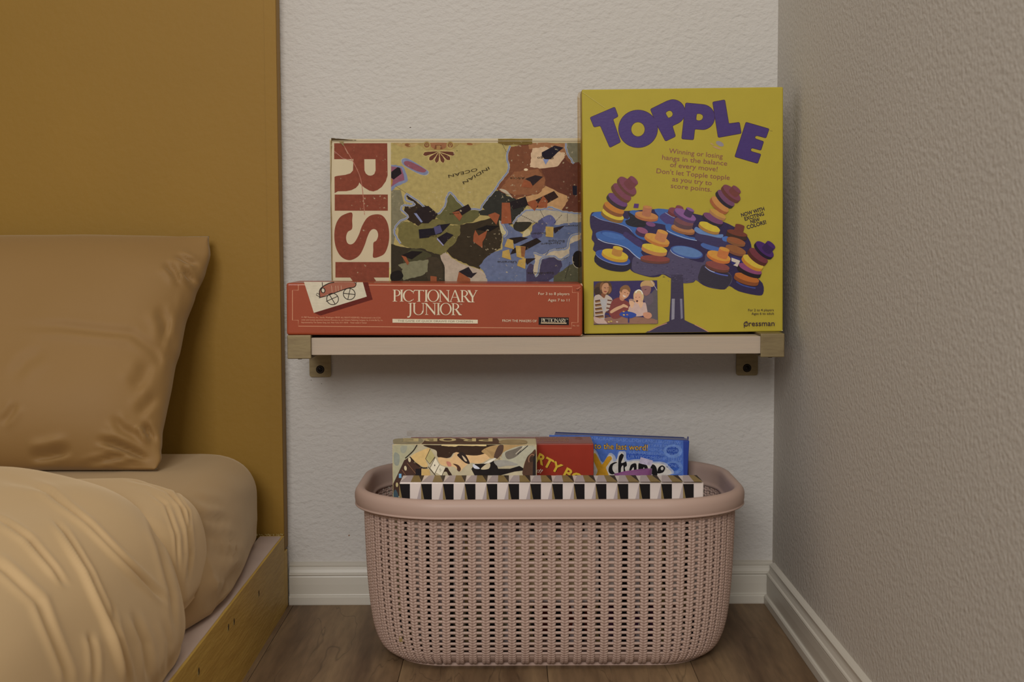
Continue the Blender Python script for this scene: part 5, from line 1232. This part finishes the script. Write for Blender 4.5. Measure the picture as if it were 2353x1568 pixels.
for s, x0, x1 in (('P', 2230, 1930), ('R', 1880, 1520), ('O', 1440, 1110), ('B', 1060, 760), ('E', 660, 330)):
    if s == 'O': p.poly(ell(1280, 286, 180, 36), TC, [ell(1280, 286, 92, 22)])
    else: p.text(s, (x0, 258), (x1, 258), 66, TC, bold=0.02)
p.build('top_print', print_mat('old top print', rough=0.6, spec=0.15, mott=0.2, mscale=90, bump=90, bstr=0.2, specks=0.5, speckcol=L((168, 156, 122), KB)))
cleanup(pb)

# patterned box in front
qb, A, NF, NZ, W, H = carton('patterned_game_box', 'long white box with black grey and gold triangle pattern, frontmost in the basket', (918, 1470), (917, 1109), 1.704, 0.377, 0.0535,
                             col=L((166, 156, 150), KB), rough=0.45, br=(1616, 1109), zbot=0.085, lid=0.97, coat=0.1)
p = Print(qb, A, NF, k=KB)
p.T(0, 0, 1)
GO, GR, BKQ, WQ = (104, 88, 56), (132, 122, 122), (20, 17, 17), (172, 162, 158)
per = 50.15; n_ = 14
for row in range(7):
    y0 = 1110.5+row*52; y1 = y0+52
    for c in range(n_):
        x = 917.5+c*per-row*0.0
        if row % 2 == 0:
            p.poly([(x, y0), (x+6, y0+36*1.4), (x, y1)] if 0 else [(x, y0), (x+9, y1), (x, y1)], GO) if x+9 < 1616 else None
            if x+24.5 < 1612: p.poly([(x, y0+2), (x+24.5, y0+2), (x+24.5, y1), (x+9.5, y1)], BKQ)
            if x+50 < 1617: p.poly([(x+50, y0), (x+50, y1), (x+37, y1)], GR)
        else:
            if x+24.5 < 1612: p.poly([(x+9.5, y0), (x+24.5, y0), (x+24.5, y1), (x, y1)], BKQ)
            p.poly([(x, y0), (x+9, y0), (x, y1)], GO)
            if x+50 < 1617: p.poly([(x+37, y0), (x+50, y0), (x+50, y1)], GR)
p.rect(1160, 1222, 1375, 1382, WQ); p.poly([(1170, 1236), (1366, 1236), (1366, 1376), (1170, 1376)], (150, 134, 108)); p.line([(1172, 1238), (1364, 1238), (1364, 1374), (1172, 1374)], 1.6, BKQ, closed=True)
p.text('GAMES', (1200, 1286), (1335, 1286), 18, BKQ, bold=0.01)
p.build('front_print', print_mat('triangle print', rough=0.55, spec=0.1, coat=0.0, mott=0.02, bump=60, bstr=0.06))
zt = A.z+H
p = Print(qb, Vector((0, 0, zt)), (0, 0, 1), k=KB)
p.T(0, 0, 1)
ya, yb_ = 1108.5, 1093.0
def tp(xf, t):    # x on the top face at depth t from its front-edge x
    return 1176.5+(xf-1176.5)*(1-0.031*t), ya+(yb_-ya)*t
for c in range(n_):
    x = 918.5+c*per-0.4*c/n_
    a, b_, d_, e = x, x+24.8, x+50, 0
    p.poly([tp(a+0.3, 0.0), tp(a+25, 0), tp(a+25, 1), tp(a+11.5, 1)], GR)
    p.poly([tp(a+25, 0), tp(min(a+49.6, 1615), 0), tp(a+37.5, 1), tp(a+25, 1)], GO)
    p.poly([tp(min(a+50, 1615.5), 0), tp(min(a+50, 1615), 1), tp(a+37.5, 1)], (46, 38, 32))
p.build('top_print', print_mat('triangle top print', rough=0.55, spec=0.1, coat=0.0, mott=0.02, bump=60, bstr=0.06))
cleanup(qb)

# purple pouch between the boxes
M_pou = mat('purple cloth', L((88, 44, 84), 0.42), rough=0.55, bump=60, bstr=0.4, var=0.2, vscale=40, sheen=0.3)
cx0 = onY(1455, 1085, 1.80)
pt = thing('drawstring_pouch', 'purple cloth pouch poking up behind the patterned box', 'pouch', (cx0.x, 1.80, 0.008))
vs = []; n = 40
hts = [0, 0.02, 0.09, 0.16, 0.205, 0.214, 0.226]
zt = onY(1455, 1078.5, 1.80).z-0.008
for k, hh in enumerate([0, 0.08, 0.4, 0.75, 0.9, 0.93, 1.0]):
    rx = [0.030, 0.034, 0.034, 0.031, 0.026, 0.0235, 0.0245][k]; ry = [0.016, 0.02, 0.021, 0.016, 0.010, 0.008, 0.010][k]
    for i in range(n):
        a = 2*math.pi*i/n; w_ = 1+0.05*math.sin(7*a)*(hh)
        vs.append((rx*w_*math.cos(a), ry*w_*math.sin(a), zt*hh-(0.0035*math.cos(a)*-1 if hh == 1.0 else 0)-(0.003 if hh == 1 else 0)))
fs = [(k*n+i, k*n+(i+1) % n, (k+1)*n+(i+1) % n, (k+1)*n+i) for k in range(6) for i in range(n)]+[tuple(range(n-1, -1, -1))]
o = mesh('pouch_body', vs, fs, M_pou, pt, True)
md = o.modifiers.new('s', 'SOLIDIFY'); md.thickness = 0.0012
bm = bmesh.new()
for i in range(n):
    a = 2*math.pi*i/n
    bmesh.ops.create_icosphere(bm, subdivisions=1, radius=0.0016, matrix=Matrix.Translation((0.0245*math.cos(a), 0.0088*math.sin(a), zt*0.93)))
from_bm('drawstring', bm, M_pou, pt, True)
bpy.context.view_layer.update()
